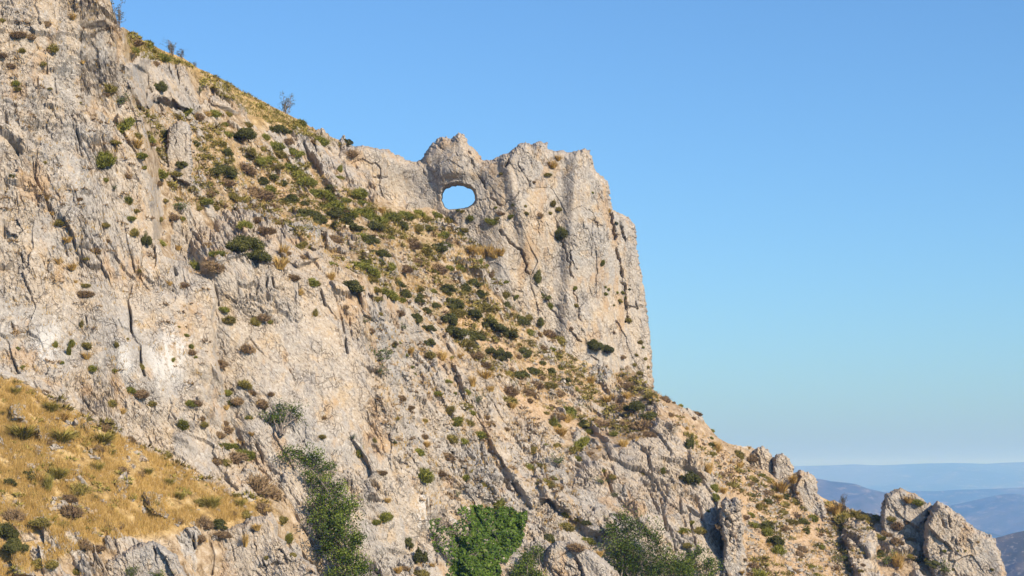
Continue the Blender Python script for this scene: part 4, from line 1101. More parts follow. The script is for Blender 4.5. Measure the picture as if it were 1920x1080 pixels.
# pixel x, pixel y, width in pixels, kind [, height in pixels]
TABLE = """
32,61,20,b 87,41,18,b 98,87,24,o 59,66,18,b 40,92,14,o 29,153,17,g 32,165,12,o 79,117,13,o 4,36,12,o 94,165,9,o 151,192,8,o 202,161,26,o 202,176,10,b 135,31,16,t 155,116,11,t 224,189,36,s
232,232,44,g,22 298,161,25,D,26 273,213,13,g 291,116,16,b 249,91,18,g 302,104,26,g 282,91,20,o 260,64,14,g 278,73,20,g 251,75,25,b 5,101,14,b 21,121,16,b 155,51,9,b
196,290,36,g,28 216,264,13,o 22,329,11,d 84,303,9,o 264,289,18,g 280,257,28,g,14 282,266,18,b 299,320,28,g 271,312,10,g 241,371,15,g,20 254,393,13,o 243,407,14,g 249,432,22,o 275,443,30,D,36 198,335,13,g 213,353,18,s
198,419,15,o 239,328,20,b,10 147,371,12,b 109,415,16,o 127,449,16,t 98,400,10,t 300,409,13,o 296,341,14,b 317,342,15,o 256,251,18,o 256,269,24,t 89,371,14,t 201,450,10,b 180,467,14,b 309,374,12,o 311,249,20,d
103,643,11,g,15 128,651,8,g,29 136,639,11,g,20 33,651,8,g 44,687,13,g 116,678,9,g 152,604,9,o,18 162,644,16,o 162,667,18,t 171,687,16,g 158,547,20,b 136,500,18,t 109,489,18,t 218,643,8,o,15 214,693,10,g 239,634,6,o 269,684,8,o,14 160,533,12,o 141,528,9,t 317,531,12,t 260,505,10,o 162,484,10,o
242,728,18,g 264,734,24,b 284,754,16,o 84,733,12,b 209,754,18,o 229,771,16,t 196,797,24,b 242,821,16,b 311,850,20,o 42,811,45,g,22 115,819,40,g,20 193,823,38,g,18 95,765,22,g 120,781,22,t 180,837,20,b 210,849,13,g 182,877,16,g 109,888,26,g,18 55,888,22,d 90,910,13,g,30 18,903,20,d 73,897,26,t 147,912,40,o,20 262,888,18,b 278,885,14,g 29,734,16,g 5,775,10,g 87,801,14,b 227,877,20,b 89,826,16,b
22,960,38,b,26 9,991,44,D,44 30,1020,40,D,34 156,1016,34,b,20 182,1024,22,b 78,976,24,o 122,980,16,o 71,1051,22,o 96,1053,24,o 133,953,44,b,24 224,982,16,b 144,1069,14,o 249,1074,26,s,30 296,1078,34,s,24 129,931,22,b 178,932,10,d
411,315,62,D,34 455,249,46,D,30 427,248,18,g 464,231,16,o 373,169,16,s,28 349,207,28,g,14 372,215,22,b 307,248,20,d 424,284,22,d 458,311,40,b,18 515,271,28,g 520,284,22,o 497,253,22,g 524,240,30,d 553,238,22,g 540,262,18,b 558,285,18,g 549,280,16,g 427,211,16,o 401,209,22,g 389,213,14,t 422,231,14,g 341,307,22,d 331,323,16,o 391,342,16,g 387,251,12,o 500,351,22,g 511,329,16,d 529,342,18,d 491,338,20,d 471,353,30,b 564,227,20,g 587,262,18,b 598,258,16,g 491,276,16,o 471,280,26,o,14 487,298,26,g,14 502,298,24,g 540,309,26,g 556,322,26,g 575,335,24,g 562,335,18,o 524,309,18,o 367,267,16,d 400,264,14,o 413,267,14,o 422,338,24,b 369,324,18,b
462,453,64,D,42 484,478,54,D,30 414,473,26,g 367,495,28,g,26 400,493,30,b 340,389,30,s 327,404,20,b 341,407,12,g 382,373,22,g 371,387,14,o 391,360,22,b 460,418,22,g 452,372,18,o 433,362,16,o 484,409,16,b 500,429,22,b 522,414,16,b 529,471,20,t,28 524,493,26,t,24 538,473,12,b 562,460,26,o,14 569,480,18,b 582,462,10,g 575,442,12,g 593,529,16,o 584,524,22,g 562,547,16,t 482,360,34,b 544,371,28,d 531,376,16,g 589,400,28,d 511,384,18,b 342,531,16,b 549,518,18,b 302,453,20,g,10 404,387,14,o 418,382,14,b 391,457,18,b 333,464,14,t
420,577,14,g 430,596,24,o,14 476,598,18,o,18 491,591,22,b 507,602,10,g 591,583,12,o,18 464,650,32,b,14 411,678,22,b 458,716,28,o,14 469,733,16,b 508,737,12,b 489,751,22,b 424,733,18,g 433,753,16,d 444,749,20,b 358,647,13,g,10 359,658,16,b 367,668,8,g 350,627,10,g 324,672,7,g,10 336,612,6,g 358,753,16,g 369,753,16,b 344,789,19,g,25 382,793,16,o 378,782,12,b 424,764,12,t 422,791,16,b 467,780,12,g
424,800,22,b 411,813,18,b 423,833,18,g 442,833,14,g 458,849,26,g 438,852,26,b 422,863,20,o 405,860,20,b 485,902,52,b,36 505,915,36,b,30 494,949,26,b 447,824,20,b 472,813,12,t 397,944,26,g 337,930,16,g 372,940,20,o 316,905,16,g 380,974,34,b,22 409,979,26,d 335,974,18,b 441,930,13,g 449,944,16,g 459,960,24,o 435,960,14,b 419,999,18,b 374,1005,26,b 538,1002,15,g,24 527,972,20,o 460,1013,12,t,26 483,988,18,t 549,1038,14,o 499,1044,10,o 672,841,14,g,24 605,816,14,o 608,781,10,b
601,261,24,g 652,264,16,d 638,269,14,o 660,284,24,b 636,313,10,g,20 638,331,12,g 673,358,28,g 680,378,22,g 589,358,32,g 584,338,24,g 573,333,20,d 616,364,36,g,18 622,351,22,d 633,382,30,g 627,396,26,d 653,396,26,g 644,411,34,d,18 629,418,16,d 662,424,46,d,20 693,447,30,d 680,440,24,g 702,422,40,d,22 671,393,26,g 689,396,28,g 707,407,30,g 720,424,28,o 756,422,20,d,26 736,402,28,g 760,400,26,g 784,396,28,g,12 816,400,26,g,12 796,406,20,o 860,395,14,d,7 843,409,14,o 800,424,20,d 829,462,36,d,24 873,429,13,o 862,436,14,g 780,422,22,o 716,393,16,t 836,438,24,g 771,453,30,b 791,462,28,o 713,473,24,d 731,444,16,g 573,398,26,d 598,411,28,d 569,380,14,d 629,447,24,b 609,382,18,g 649,373,16,g
656,535,52,d,26 671,493,24,g 687,487,14,g 702,507,30,g,18 693,518,22,o 713,489,18,d 731,496,24,g 758,500,22,b 704,540,18,o 733,549,30,g,16 749,560,18,g 756,549,28,d 747,531,22,d 784,556,24,d 780,593,24,d 804,613,20,d 804,642,28,d,16 800,580,16,d 816,571,16,d 842,600,34,d,24 860,622,34,d,24 811,544,14,g 784,538,18,o 822,500,30,b 813,509,14,d 864,500,22,g 842,500,14,g 851,567,30,d 853,582,24,o 838,540,26,d 871,535,18,d 713,587,11,o 753,613,26,s,16 683,602,18,s 713,669,52,s,42 711,696,36,s 695,618,14,b 738,644,16,d 749,642,8,g 829,667,18,t,18 807,662,20,o 767,655,20,t 762,664,8,g 773,687,8,g 847,669,10,g 864,667,14,t 620,493,18,g 620,518,22,t 647,573,12,b 704,558,14,o 749,584,20,b 778,487,20,b 796,498,12,b 869,638,24,o
1007,518,18,d,28 1022,553,16,d 1033,570,11,g,14 969,554,11,g 949,549,12,o,16 949,527,9,g 949,569,16,d 921,511,9,b,20 913,496,8,g 931,540,8,b 903,531,8,o 898,487,12,g,18 864,498,24,g 887,529,34,d,18 898,549,22,d 871,538,16,d 853,567,28,d 907,573,28,o 887,589,36,d,20 840,593,34,d,20 853,618,32,d,20 884,627,30,d 898,629,16,d 913,604,38,d,22 931,613,34,d,20 953,624,40,d,20 976,598,28,d 991,593,16,o 1013,604,16,d,20 1027,622,22,b 1051,633,20,o 922,658,34,d,18 944,662,28,d 982,658,22,d 896,662,20,b 971,667,14,b 993,620,16,g 1016,649,14,b 1033,653,12,g 1116,644,34,D,26 1138,653,28,D,18 1009,624,14,b 873,642,24,o 1078,538,10,g 1080,571,10,o 1082,558,6,b 1129,489,8,g,14 1071,614,10,b 896,470,18,t,18 906,474,20,t,22 918,470,20,t,24 929,475,18,t,18 939,472,16,t,16 884,466,16,t,14
840,713,12,g 842,762,16,o,22 856,784,26,g,24 871,758,16,o 884,771,14,g 878,789,18,o 878,733,12,g,16 887,716,16,t,24 822,736,12,g 898,749,16,s,30 900,811,22,g 847,818,22,o 867,824,16,g 782,842,20,g 800,833,16,t 796,884,38,g,26 824,884,18,b 841,890,9,b 873,893,22,g,12 884,882,9,o 739,829,10,d 704,823,8,o,14 674,852,12,o 662,820,16,s 853,736,8,g 911,780,12,b 918,793,16,b 949,802,12,b 907,702,34,t,16 904,680,22,b 916,687,16,o 951,698,24,o 951,727,26,b 947,747,28,o 836,851,22,b 796,816,14,b 798,787,10,o 767,762,14,b 751,744,16,b 716,884,14,b 744,781,10,o 920,729,16,t 778,700,8,g 818,771,6,b
1067,767,28,g 1036,787,16,g,22 1047,796,12,g 1062,784,22,t 1047,778,18,b 1089,829,34,g,18 1076,842,28,o 1083,858,14,g 1051,809,24,t 1093,793,20,d 1107,807,18,g 1116,789,18,b 1136,793,22,b 1153,811,20,g 1176,793,18,b 1157,797,10,g 1189,760,36,D,26 1220,778,24,d 1204,793,34,b,20 1164,764,24,b 1176,742,18,t 1189,818,16,b 1169,831,20,t 1080,727,11,g 1047,736,14,b 1062,713,18,d 1033,693,16,d 1016,678,14,d 998,691,22,d 1013,704,16,b 1027,720,20,o 1004,718,26,b 989,729,22,b 976,700,26,d 953,740,14,b 960,760,16,t 993,749,14,b 1107,713,14,t,18 1138,749,20,t 1182,722,22,b 1198,696,14,o 1222,738,18,o 1051,689,10,g 1044,833,14,o 998,838,12,o,20 1024,833,10,g 1047,864,36,s,24 991,873,18,g 1013,871,16,o 1109,849,12,b 1124,838,10,b 1216,811,18,b 1033,760,12,b 1024,773,10,o
724,964,22,g 704,976,16,g 727,938,12,t 764,1018,18,d,22 787,1040,26,d,32 858,929,12,s,20 936,940,26,g,16 909,907,11,g,14 791,1071,20,o 811,1060,12,t 762,1062,14,b 747,1069,16,t
1062,961,16,g 1082,969,18,o 1098,978,16,d 1062,984,22,o 1102,1011,18,g 1082,1022,24,b 1029,1007,26,d 1149,893,13,o 1151,929,18,s 1127,902,24,s 1133,881,10,g 1280,993,18,g 1296,896,32,d,28 1207,887,10,o 1242,878,10,g,18 1124,1038,16,t 1024,902,20,o 1038,896,14,g 1289,1020,14,o 1049,909,16,b
1247,746,18,b 1264,754,8,b 1276,759,10,g 1258,776,13,b 1306,774,14,b 1301,783,8,b 1287,803,9,t 1336,804,9,g 1333,820,9,g 1293,829,18,d,32 1318,831,9,b 1333,833,12,d 1344,838,18,t,22 1332,848,12,o 1354,851,8,b 1382,847,22,o 1404,839,8,t 1413,856,18,b 1387,873,14,t 1400,880,12,d 1329,878,14,t,22 1348,887,16,b 1411,896,18,o 1403,903,13,b 1427,889,12,g 1442,898,16,o 1387,916,14,o 1356,919,16,t 1278,893,10,d 1338,911,14,g,18 1344,929,14,g,18 1487,898,22,t 1462,913,36,t,22 1440,922,18,b 1411,927,12,d 1473,929,14,d 1460,933,16,t 1496,924,8,t 1369,896,8,o
1438,938,16,d 1423,947,12,o,20 1436,949,10,t 1406,962,13,g 1411,982,16,g 1433,982,26,d 1438,993,24,g,18 1453,1013,34,d,22 1460,1027,36,g,20 1444,1022,10,t 1396,967,14,b 1351,987,13,b 1464,958,14,o 1482,976,20,o 1493,964,14,b 1504,976,20,d 1522,969,18,g 1471,988,20,b 1511,993,14,d 1540,1024,18,g,10 1502,1027,18,b 1524,1033,10,o 1520,1062,14,g 1531,1076,14,g 1420,1071,30,g,16 1411,1058,20,b 1433,1047,12,b 1396,1047,9,b 1498,1038,18,b 1549,1060,7,b 1491,1069,14,b 1553,942,10,g 1558,958,12,t 1473,943,12,o 1462,933,14,t 1473,949,8,b 1504,951,14,o 1489,938,18,o 1327,956,7,g 1297,978,10,g 1313,991,18,o 1391,1073,12,t
1580,969,34,o,22 1569,953,30,t 1602,962,26,o,16 1620,968,14,o 1647,969,18,o 1671,971,13,o 1700,976,10,b 1682,982,22,b 1720,938,18,g 1704,936,20,t 1657,1009,11,d 1647,1004,14,o 1663,999,14,b 1631,980,14,b 1582,1016,14,b 1578,1049,26,s 1596,1067,12,o 1618,1058,9,b 1613,1069,10,o 1662,1049,36,s,34 1649,1036,16,d 1684,1051,28,t,30 1720,1047,14,d 1707,1042,12,o 1771,1032,8,g 1771,1066,40,s,30 1749,1056,18,d 1738,1047,10,o 1704,1009,14,b 1682,1013,18,b 1796,1032,5,o 1810,1032,5,o 1834,1016,6,t 1860,1066,7,o 1787,1067,6,o 1576,1033,14,b 1564,982,14,b 1580,987,9,g 1557,998,10,b
1055,435,31,D,32 1036,378,11,o,14 1047,390,13,o 1032,398,9,o 1012,400,14,b 1111,360,6,g 1155,418,10,d 1141,395,10,t 1025,325,12,o 1036,308,20,t 1046,296,14,t 1001,340,8,b 882,406,16,g 938,398,12,b 923,413,18,g 933,408,10,o 957,404,11,g 843,411,14,o 962,384,8,d 987,398,8,o 867,395,8,o 930,388,7,g 940,324,8,o 985,385,7,o
1135,537,6,g 1141,541,8,g 1135,549,8,g 1157,547,7,g 1167,547,8,g 1162,562,9,o 1171,556,7,g 1179,542,7,d 1151,571,5,o 1179,598,14,o 1193,664,8,o 1210,671,8,o 1189,682,9,o 1215,687,8,o 1167,667,12,b 1201,639,10,o 1206,650,6,g 1151,622,7,b
"""
LANDMARKS = [("the rock window", 860, 372), ("the upright block", 335, 268), ("the long dark cleft in the big cliff", 245, 590), ("the upper white streak on the cliff", 88, 635), ("the lower white streak on the cliff", 318, 670),
             ("the ivy patch", 930, 1010), ("the leafy tree under the buttress", 620, 960), ("the tree beside the fallen slab", 1190, 1015), ("the slender rock tower", 1375, 1000), ("the two crest knobs", 1455, 868),
             ("the stepped crest crag", 1525, 925), ("the grass-capped pinnacle", 1690, 945), ("the largest pinnacle", 1815, 1030), ("the big cracked outcrop", 470, 1030), ("the low pale outcrop", 265, 1055),
             ("the big juniper pair on the bench", 470, 465), ("the upper scree streak", 530, 350), ("the lower scree streak", 905, 630), ("the fin's right-hand crack", 1165, 500), ("the foot of the fin", 1100, 650),
             ("the wedged boulder", 27, 424), ("the ridge's rock band", 305, 150), ("the ridge bush", 534, 200), ("the fin's right foot", 1222, 735), ("the smooth mid buttress", 560, 650), ("the ribbed buttress", 1270, 900),
             ("the fallen slab", 1090, 1060), ("the golden grass slope", 180, 900), ("the fresh pale rock scar", 820, 955), ("the fin's single juniper", 1055, 435), ("the slope above the ivy", 860, 780), ("the cliff top", 90, 60),
             ("the gully beside the buttress", 450, 800), ("the boulder cluster on the slope", 715, 580)]
ORD = ["nearest", "second nearest", "third nearest", "fourth nearest", "fifth nearest", "sixth nearest", "seventh nearest", "eighth nearest", "ninth nearest", "tenth nearest", "eleventh nearest", "twelfth nearest", "thirteenth nearest", "fourteenth nearest", "fifteenth nearest", "sixteenth nearest"]
GROUPS = {'o': "cushion shrubs on the mountainside", 'g': "cushion shrubs on the mountainside", 'b': "dried-out dwarf shrubs", 't': "golden grass tufts", 'y': "green grass tufts", 'd': "evergreen bushes", 'D': "evergreen bushes", 's': "open leafy shrubs", 'w': "thin bushes on the skyline"}
NOUN = {'o': "olive cushion shrub", 'g': "green cushion shrub", 'b': "brown dried-out dwarf shrub", 't': "golden dry grass tuft", 'y': "green grass tuft", 'd': "dark evergreen bush", 'D': "large dark juniper bush", 's': "open leafy shrub", 'w': "thin wispy bush"}

def parse():
    out = []
    for tok in TABLE.split():
        a = tok.split(',')
        if a[3] == 'g' and float(a[0]) < 470 and float(a[1]) > 720 and float(a[1]) > 640 + 0.5 * float(a[0]):
            a[3] = 'y'
        out.append((float(a[0]), float(a[1]), float(a[2]), a[3], float(a[4]) if len(a) > 4 else None))
    return out
PLANTS = parse()
RIDGE_BUSH = [(222, 26, 32, 46, "thin wispy bush rising beside the cliff top against the sky"), (322, 92, 34, 26, "thin bush, upper of two on the skyline above the rock band"),
              (340, 104, 24, 18, "thin bush, lower of two on the skyline above the rock band"), (534, 201, 32, 34, "lone thin bush standing up on the bare ridge against the sky"),
              (1581, 944, 18, 22, "thin bush on the grassy dip of the lower crest against blue hills"), (364, 120, 12, 10, "smallest skyline bush, just down the ridge from the pair")]

def label_all(items):
    """nearest landmark, side of it, and rank among the same kind on that side"""
    lab = [None] * len(items)
    buckets = {}
    for i, (x, y, w, k, h) in enumerate(items):
        d = [math.hypot(x - lx, y - ly) for _n, lx, ly in LANDMARKS]
        j = int(np.argmin(d))
        dx, dy = x - LANDMARKS[j][1], y - LANDMARKS[j][2]
        side = ("right of" if dx > 0 else "left of") if abs(dx) > abs(dy) else ("below" if dy > 0 else "above")
        buckets.setdefault((k, j, side), []).append((d[j], i))
    for (k, j, side), rows in buckets.items():
        rows.sort()
        for r, (_d, i) in enumerate(rows):
            which = "" if len(rows) == 1 else ", " + (ORD[r] if r < len(ORD) else "farther")
            lab[i] = f"{NOUN[k]} {side} {LANDMARKS[j][0]}{which}"
    return lab
LABELS = label_all(PLANTS)

def plant_frame(loc, nor, steep=0.5):
    up = (Vector((0, 0, 1)) * (1 - steep) + nor * steep).normalized()
    return up.to_track_quat('Z', 'Y')

COUNT = {}
for i, (x, y, w, k, h) in enumerate(PLANTS):
    hgt = h if h is not None else w * (0.62 if k in 'ogb' else 0.75)
    got = hit(x, y + hgt * 0.38)
    if got is None:
        got = hit(x, y + hgt * 0.8)
    if got is None:
        continue
    loc, nor, _ob = got
    m_px = loc.y / F
    rnd = random.Random(i * 13 + 5)
    W = w * m_px * 1.10
    H = hgt * m_px * 1.10
    rot = plant_frame(loc, nor, 0.45 if k in 'ogb' else 0.15).to_matrix().to_4x4() @ Matrix.Rotation(rnd.random() * 6.28, 4, 'Z')
    if k in 'ogbd' and h is None and w > 11:             # mats spread down the fall line
        up = (Vector((0, 0, 1)) * 0.35 + Vector(UP_OUT.tolist()) * 0.65).normalized()
        xa = Vector((0.86, 0.10, -0.50 + 0.3 * (rnd.random() - 0.5)))
        xa = (xa - up * xa.dot(up)).normalized()
        ya = up.cross(xa)
        rot = Matrix((xa, ya, up)).transposed().to_4x4() @ Matrix.Rotation(math.pi * rnd.randrange(2), 4, 'Z')
        long_ = 1.0 + 0.55 * rnd.random()
        W, H = W * 1.0, H * (1.05 - 0.25 * rnd.random())
    else:
        long_ = 1.0
    if k in KIND:
        name, meshes, _ = KIND[k]
        me = meshes[rnd.randrange(len(meshes))]
        o = link(name, me)
        zs = H / {'o': 0.42, 'g': 0.42, 'b': 0.42, 't': 0.85, 'y': 0.7, 'd': 0.66}[k]
        if k in 'ogb':
            zs *= 0.85
        sc = (W * long_ * (0.95 + 0.2 * rnd.random()), W * (0.8 + 0.25 * rnd.random()), zs)
    else:
        key = (k, i % 3)
        name = {'D': "juniper_bush", 's': "leafy_shrub", 'w': "leafy_shrub"}[k]
        o = link(name, None)
        fo, st = BIG[key]
        link("foliage", fo, parent=o)
        link("stem", st, parent=o)
        zs = H / (0.72 if k == 'D' else 0.95)
        sc = (W * (1.05 if k == 'D' else 1.25), W * 0.9, zs)
    o.matrix_world = Matrix.Translation(loc - Vector((0, 0, 0.05 * H))) @ rot @ Matrix.Diagonal((*sc, 1))
    o["label"] = LABELS[i]
    o["category"] = {'t': "grass tuft", 'y': "grass tuft", 'b': "shrub", 'o': "shrub", 'g': "shrub", 'd': "bush", 'D': "bush", 's': "shrub"}[k]
    o["group"] = GROUPS[k]
for i, (x, y, w, h, lab) in enumerate(RIDGE_BUSH):
    got = None
    for dy in range(int(h * 0.2), 70, 2):
        got = hit(x, y + dy)
        if got:
            break
    if not got:
        continue
    loc = got[0]
    m_px = loc.y / F
    o = link("skyline_bush", None)
    fo, st = BIG[('w', i % 3)]
    link("foliage", fo, parent=o)
    link("stem", st, parent=o)
    o.matrix_world = Matrix.Translation(loc - Vector((0, 0, 0.1))) @ Matrix.Rotation(i * 1.3, 4, 'Z') @ Matrix.Diagonal((w * m_px * 1.2, w * m_px, h * m_px * 1.25, 1))
    o["label"] = lab
    o["category"] = "bush"
    o["group"] = GROUPS['w']
# ------------------------------------------------------------------ trees at the foot of the slope
def leafy_tree(name, root_px, lobes, root_up, label, seed, n_leaf=5200, leaf=0.085, out=1.3):
    """root pixel, crown lobes as (px, py, radius px, metres in front of the rock)"""
    rng = np.random.default_rng(seed)
    g = hit(*root_px)
    base = np.array(g[0]) if g else at(root_px[0], root_px[1], float(slope_depth(np.array([root_px[0]]), np.array([root_px[1]]))[0]))
    base = base + np.array((0, -root_up, 0))
    tr, cr = MB(), MB()
    tot = sum(l[2] ** 2 for l in lobes)
    for (lx, ly, lr, fw) in lobes:
        gh = hit(lx, ly)
        Y = (gh[0].y if gh else base[1] + 2) - fw
        Y = min(Y, base[1] + 2.5)
        c = at(lx, ly, Y)
        m = Y / F
        R = lr * m
        L = limb(base + np.array((rng.normal() * 0.05, 0, 0)), c, rng, 10, 0.10, 0.06)
        tube(tr, L, 0.055, 0.018, 6)
        n = int(n_leaf * lr * lr / tot)
        twigs = max(5, n // 70)
        for t in range(twigs):
            d = rng.normal(size=3)
            d /= np.linalg.norm(d)
            e = c + d * R * np.array((1, 0.8, 0.95)) * (0.25 + 0.95 * rng.random())
            q = L[rng.integers(6, 10)]
            T = limb(q, e, rng, 6, 0.13)
            tube(tr, T, 0.012, 0.004, 3)
            k = n // twigs
            P = T[rng.integers(3, 6, k)] + rng.normal(size=(k, 3)) * np.array((1, 0.9, 0.75)) * (0.10 + 0.09 * R)
            V, Fc = leaves(P, leaf * (0.6 + 0.7 * rng.random(k)), rng, 0.5, 0.62)
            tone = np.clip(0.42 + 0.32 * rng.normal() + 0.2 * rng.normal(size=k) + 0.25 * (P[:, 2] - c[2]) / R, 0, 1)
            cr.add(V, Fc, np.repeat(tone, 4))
    o = link(name, None)
    o.location = Vector(base.tolist())
    for nm, mb, mat in (("trunk", tr, M_BARK), ("crown", cr, M_LEAF)):
        me = mb.mesh(nm)
        rebase(me, base)
        link(nm, me, mat, parent=o)
    o["label"] = label
    o["category"] = "tree"
    o["group"] = "leafy trees at the foot of the slope"
    return o

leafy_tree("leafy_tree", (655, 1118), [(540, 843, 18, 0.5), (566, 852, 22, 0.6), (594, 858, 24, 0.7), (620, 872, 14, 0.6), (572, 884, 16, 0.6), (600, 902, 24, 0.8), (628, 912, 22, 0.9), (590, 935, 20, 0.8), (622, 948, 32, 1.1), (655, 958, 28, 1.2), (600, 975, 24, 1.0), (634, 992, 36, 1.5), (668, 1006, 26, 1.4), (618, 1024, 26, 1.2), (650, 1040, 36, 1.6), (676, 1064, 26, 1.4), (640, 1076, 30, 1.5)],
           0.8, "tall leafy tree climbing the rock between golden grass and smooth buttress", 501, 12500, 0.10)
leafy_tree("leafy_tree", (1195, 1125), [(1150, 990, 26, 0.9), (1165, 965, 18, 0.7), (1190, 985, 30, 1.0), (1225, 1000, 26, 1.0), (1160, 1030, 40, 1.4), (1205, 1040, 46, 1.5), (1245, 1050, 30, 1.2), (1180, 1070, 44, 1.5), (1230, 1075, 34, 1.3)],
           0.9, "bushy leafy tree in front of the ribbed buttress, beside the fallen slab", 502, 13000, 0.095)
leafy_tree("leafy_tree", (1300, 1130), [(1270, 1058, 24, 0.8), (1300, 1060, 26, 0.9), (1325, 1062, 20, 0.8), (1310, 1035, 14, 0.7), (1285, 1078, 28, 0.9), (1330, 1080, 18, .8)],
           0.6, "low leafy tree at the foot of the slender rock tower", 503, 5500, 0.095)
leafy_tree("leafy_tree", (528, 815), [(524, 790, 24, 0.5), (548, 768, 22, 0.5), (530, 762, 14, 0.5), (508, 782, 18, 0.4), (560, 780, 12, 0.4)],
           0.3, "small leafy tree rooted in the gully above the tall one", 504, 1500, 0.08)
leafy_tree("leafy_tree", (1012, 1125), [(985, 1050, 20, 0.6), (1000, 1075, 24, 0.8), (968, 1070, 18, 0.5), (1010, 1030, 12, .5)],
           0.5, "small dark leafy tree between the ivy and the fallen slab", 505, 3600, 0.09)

# ------------------------------------------------------------------ ivy
IVY = [(862, 960), (880, 950), (902, 952), (930, 966), (950, 955), (972, 962), (988, 970), (986, 990), (975, 1012), (962, 1045), (940, 1058), (932, 1100), (846, 1100), (842, 1048), (815, 1030), (806, 1004), (808, 980), (818, 974), (824, 985), (838, 992), (852, 984), (870, 975)]
def ivy():
    rng = np.random.default_rng(77)
    p = np.array(IVY, float)
    lo, hi = p.min(0), p.max(0)
    pts = lo + rng.random((17000, 2)) * (hi - lo)
    jit = np.stack([pts[:, 0] * .06, pts[:, 1] * .06, np.zeros(len(pts))], 1)
    s = sdf(pts[:, 0], pts[:, 1], IVY) + perlin(jit, 3) * 14
    dens = np.where(pts[:, 0] < 850, 0.28, np.where((pts[:, 0] < 884) & (pts[:, 1] < 1008), 0.35, 1.0))
    pts = pts[(s > -2) & (rng.random(len(pts)) < dens)][:6800]
    C, S = [], []
    for (x, y) in pts:
        g = hit(x, y)
        if g is None:
            continue
        puff = 0.08 + 0.55 * max(0, perlin(np.array([[x * .035, y * .035, 4.0]]), 5)[0] + 0.4) * (1 if x > 862 else 0.4)
        C.append(np.array(g[0]) + np.array((0.05, -0.9, 0.35)) * puff * (0.5 + 0.5 * rng.random()))
    C = np.array(C)
    n = len(C)
    # leaves lie outward, overlapping like scales
    nrm = np.array((0.2, -0.85, 0.5)) + rng.normal(size=(n, 3)) * 0.7
    nrm /= np.linalg.norm(nrm, axis=1, keepdims=True)
    d = np.cross(nrm, rng.normal(size=(n, 3)))
    d /= np.linalg.norm(d, axis=1, keepdims=True)
    s_ = np.cross(nrm, d)
    sz = (0.085 + 0.06 * rng.random(n))[:, None]
    V = np.stack([C - d * sz * .5, C + s_ * sz * .48 - d * sz * .1, C + d * sz * .55, C - s_ * sz * .48 - d * sz * .1], 1).reshape(-1, 3)
    i = np.arange(n) * 4
    fo, st = MB(), MB()
    fo.add(V, np.concatenate([np.stack([i, i + 1, i + 2], 1), np.stack([i, i + 2, i + 3], 1)]), np.repeat(np.clip(0.5 + 0.2 * rng.normal(size=n), 0, 1), 4))
    for k in range(46):
        x0, y0 = (rng.uniform(800, 880), rng.uniform(975, 1060)) if k < 34 else (rng.uniform(870, 960), rng.uniform(965, 1060))
        pth = []
        a = rng.uniform(-2.6, -0.5)
        for t in range(9):
            g = hit(x0, y0)
            if g:
                pth.append(np.array(g[0]) + np.array((0, -0.10 - 0.08 * rng.random(), 0.03)))
            a += rng.normal() * 0.35
            x0 += math.cos(a) * 5
            y0 += math.sin(a) * 5
        if len(pth) > 3:
            tube(st, pth, 0.016, 0.007, 4)
    base = C[np.argmin(C[:, 2])]
    o = link("ivy", None, label="dense bright green ivy spread over the rock at the foot of the slope", category="ivy")
    o.location = Vector(base.tolist())
    for nm, mb, mat in (("foliage", fo, M_IVY), ("stem", st, M_BARK)):
        me = mb.mesh(nm)
        rebase(me, base)
        link(nm, me, mat, parent=o)
ivy()

# ------------------------------------------------------------------ grass and loose stones, beyond counting
def scatter(polys, n, seed, exclude_rock=True):
    """random ground points inside pixel polygons: (location, px)"""
    rng = np.random.default_rng(seed)
    pts = []
    for poly, share in polys:
        p = np.array(poly, float)
        lo, hi = p.min(0), p.max(0)
        k = int(n * share)
        q = lo + rng.random((k * 4, 2)) * (hi - lo)
        q = q[sdf(q[:, 0], q[:, 1], poly) > 0][:k]
        pts.append(q)
    return np.concatenate(pts)

FG = [(-20, 690), (60, 735), (200, 806), (400, 905), (505, 945), (500, 962), (440, 978), (330, 985), (300, 1000), (200, 1012), (120, 1040), (40, 1085), (-20, 1085)]
RIDGE = [(235, 56), (300, 95), (420, 152), (590, 245), (640, 268), (560, 252), (480, 225), (420, 185), (372, 150), (340, 122), (262, 108), (240, 95)]
SLOPES = [(250, 200), (380, 220), (560, 300), (700, 385), (900, 430), (1000, 580), (1240, 740), (1200, 830), (1000, 760), (850, 640), (700, 530), (480, 400), (330, 380)]
LOWER = [(1235, 750), (1345, 835), (1500, 930), (1640, 972), (1600, 1085), (1400, 1085), (1400, 960), (1340, 900)]
MIDROCK = [(690, 600), (900, 680), (1060, 830), (1100, 1000), (800, 960), (700, 760)]
LEFTROCK = [(0, 0), (200, 0), (300, 300), (400, 560), (400, 700), (300, 760), (0, 690)]

def clumped(pts, seed, scale, cut):
    u, v = pts[:, 0] * 0.8 + pts[:, 1] * 0.6, pts[:, 0] * 0.6 - pts[:, 1] * 0.8     # streaks down the fall line
    n = perlin(np.stack([u * scale * 0.45, v * scale * 1.3, np.full(len(pts), seed * 1.7)], 1), seed)
    return pts[n > cut]

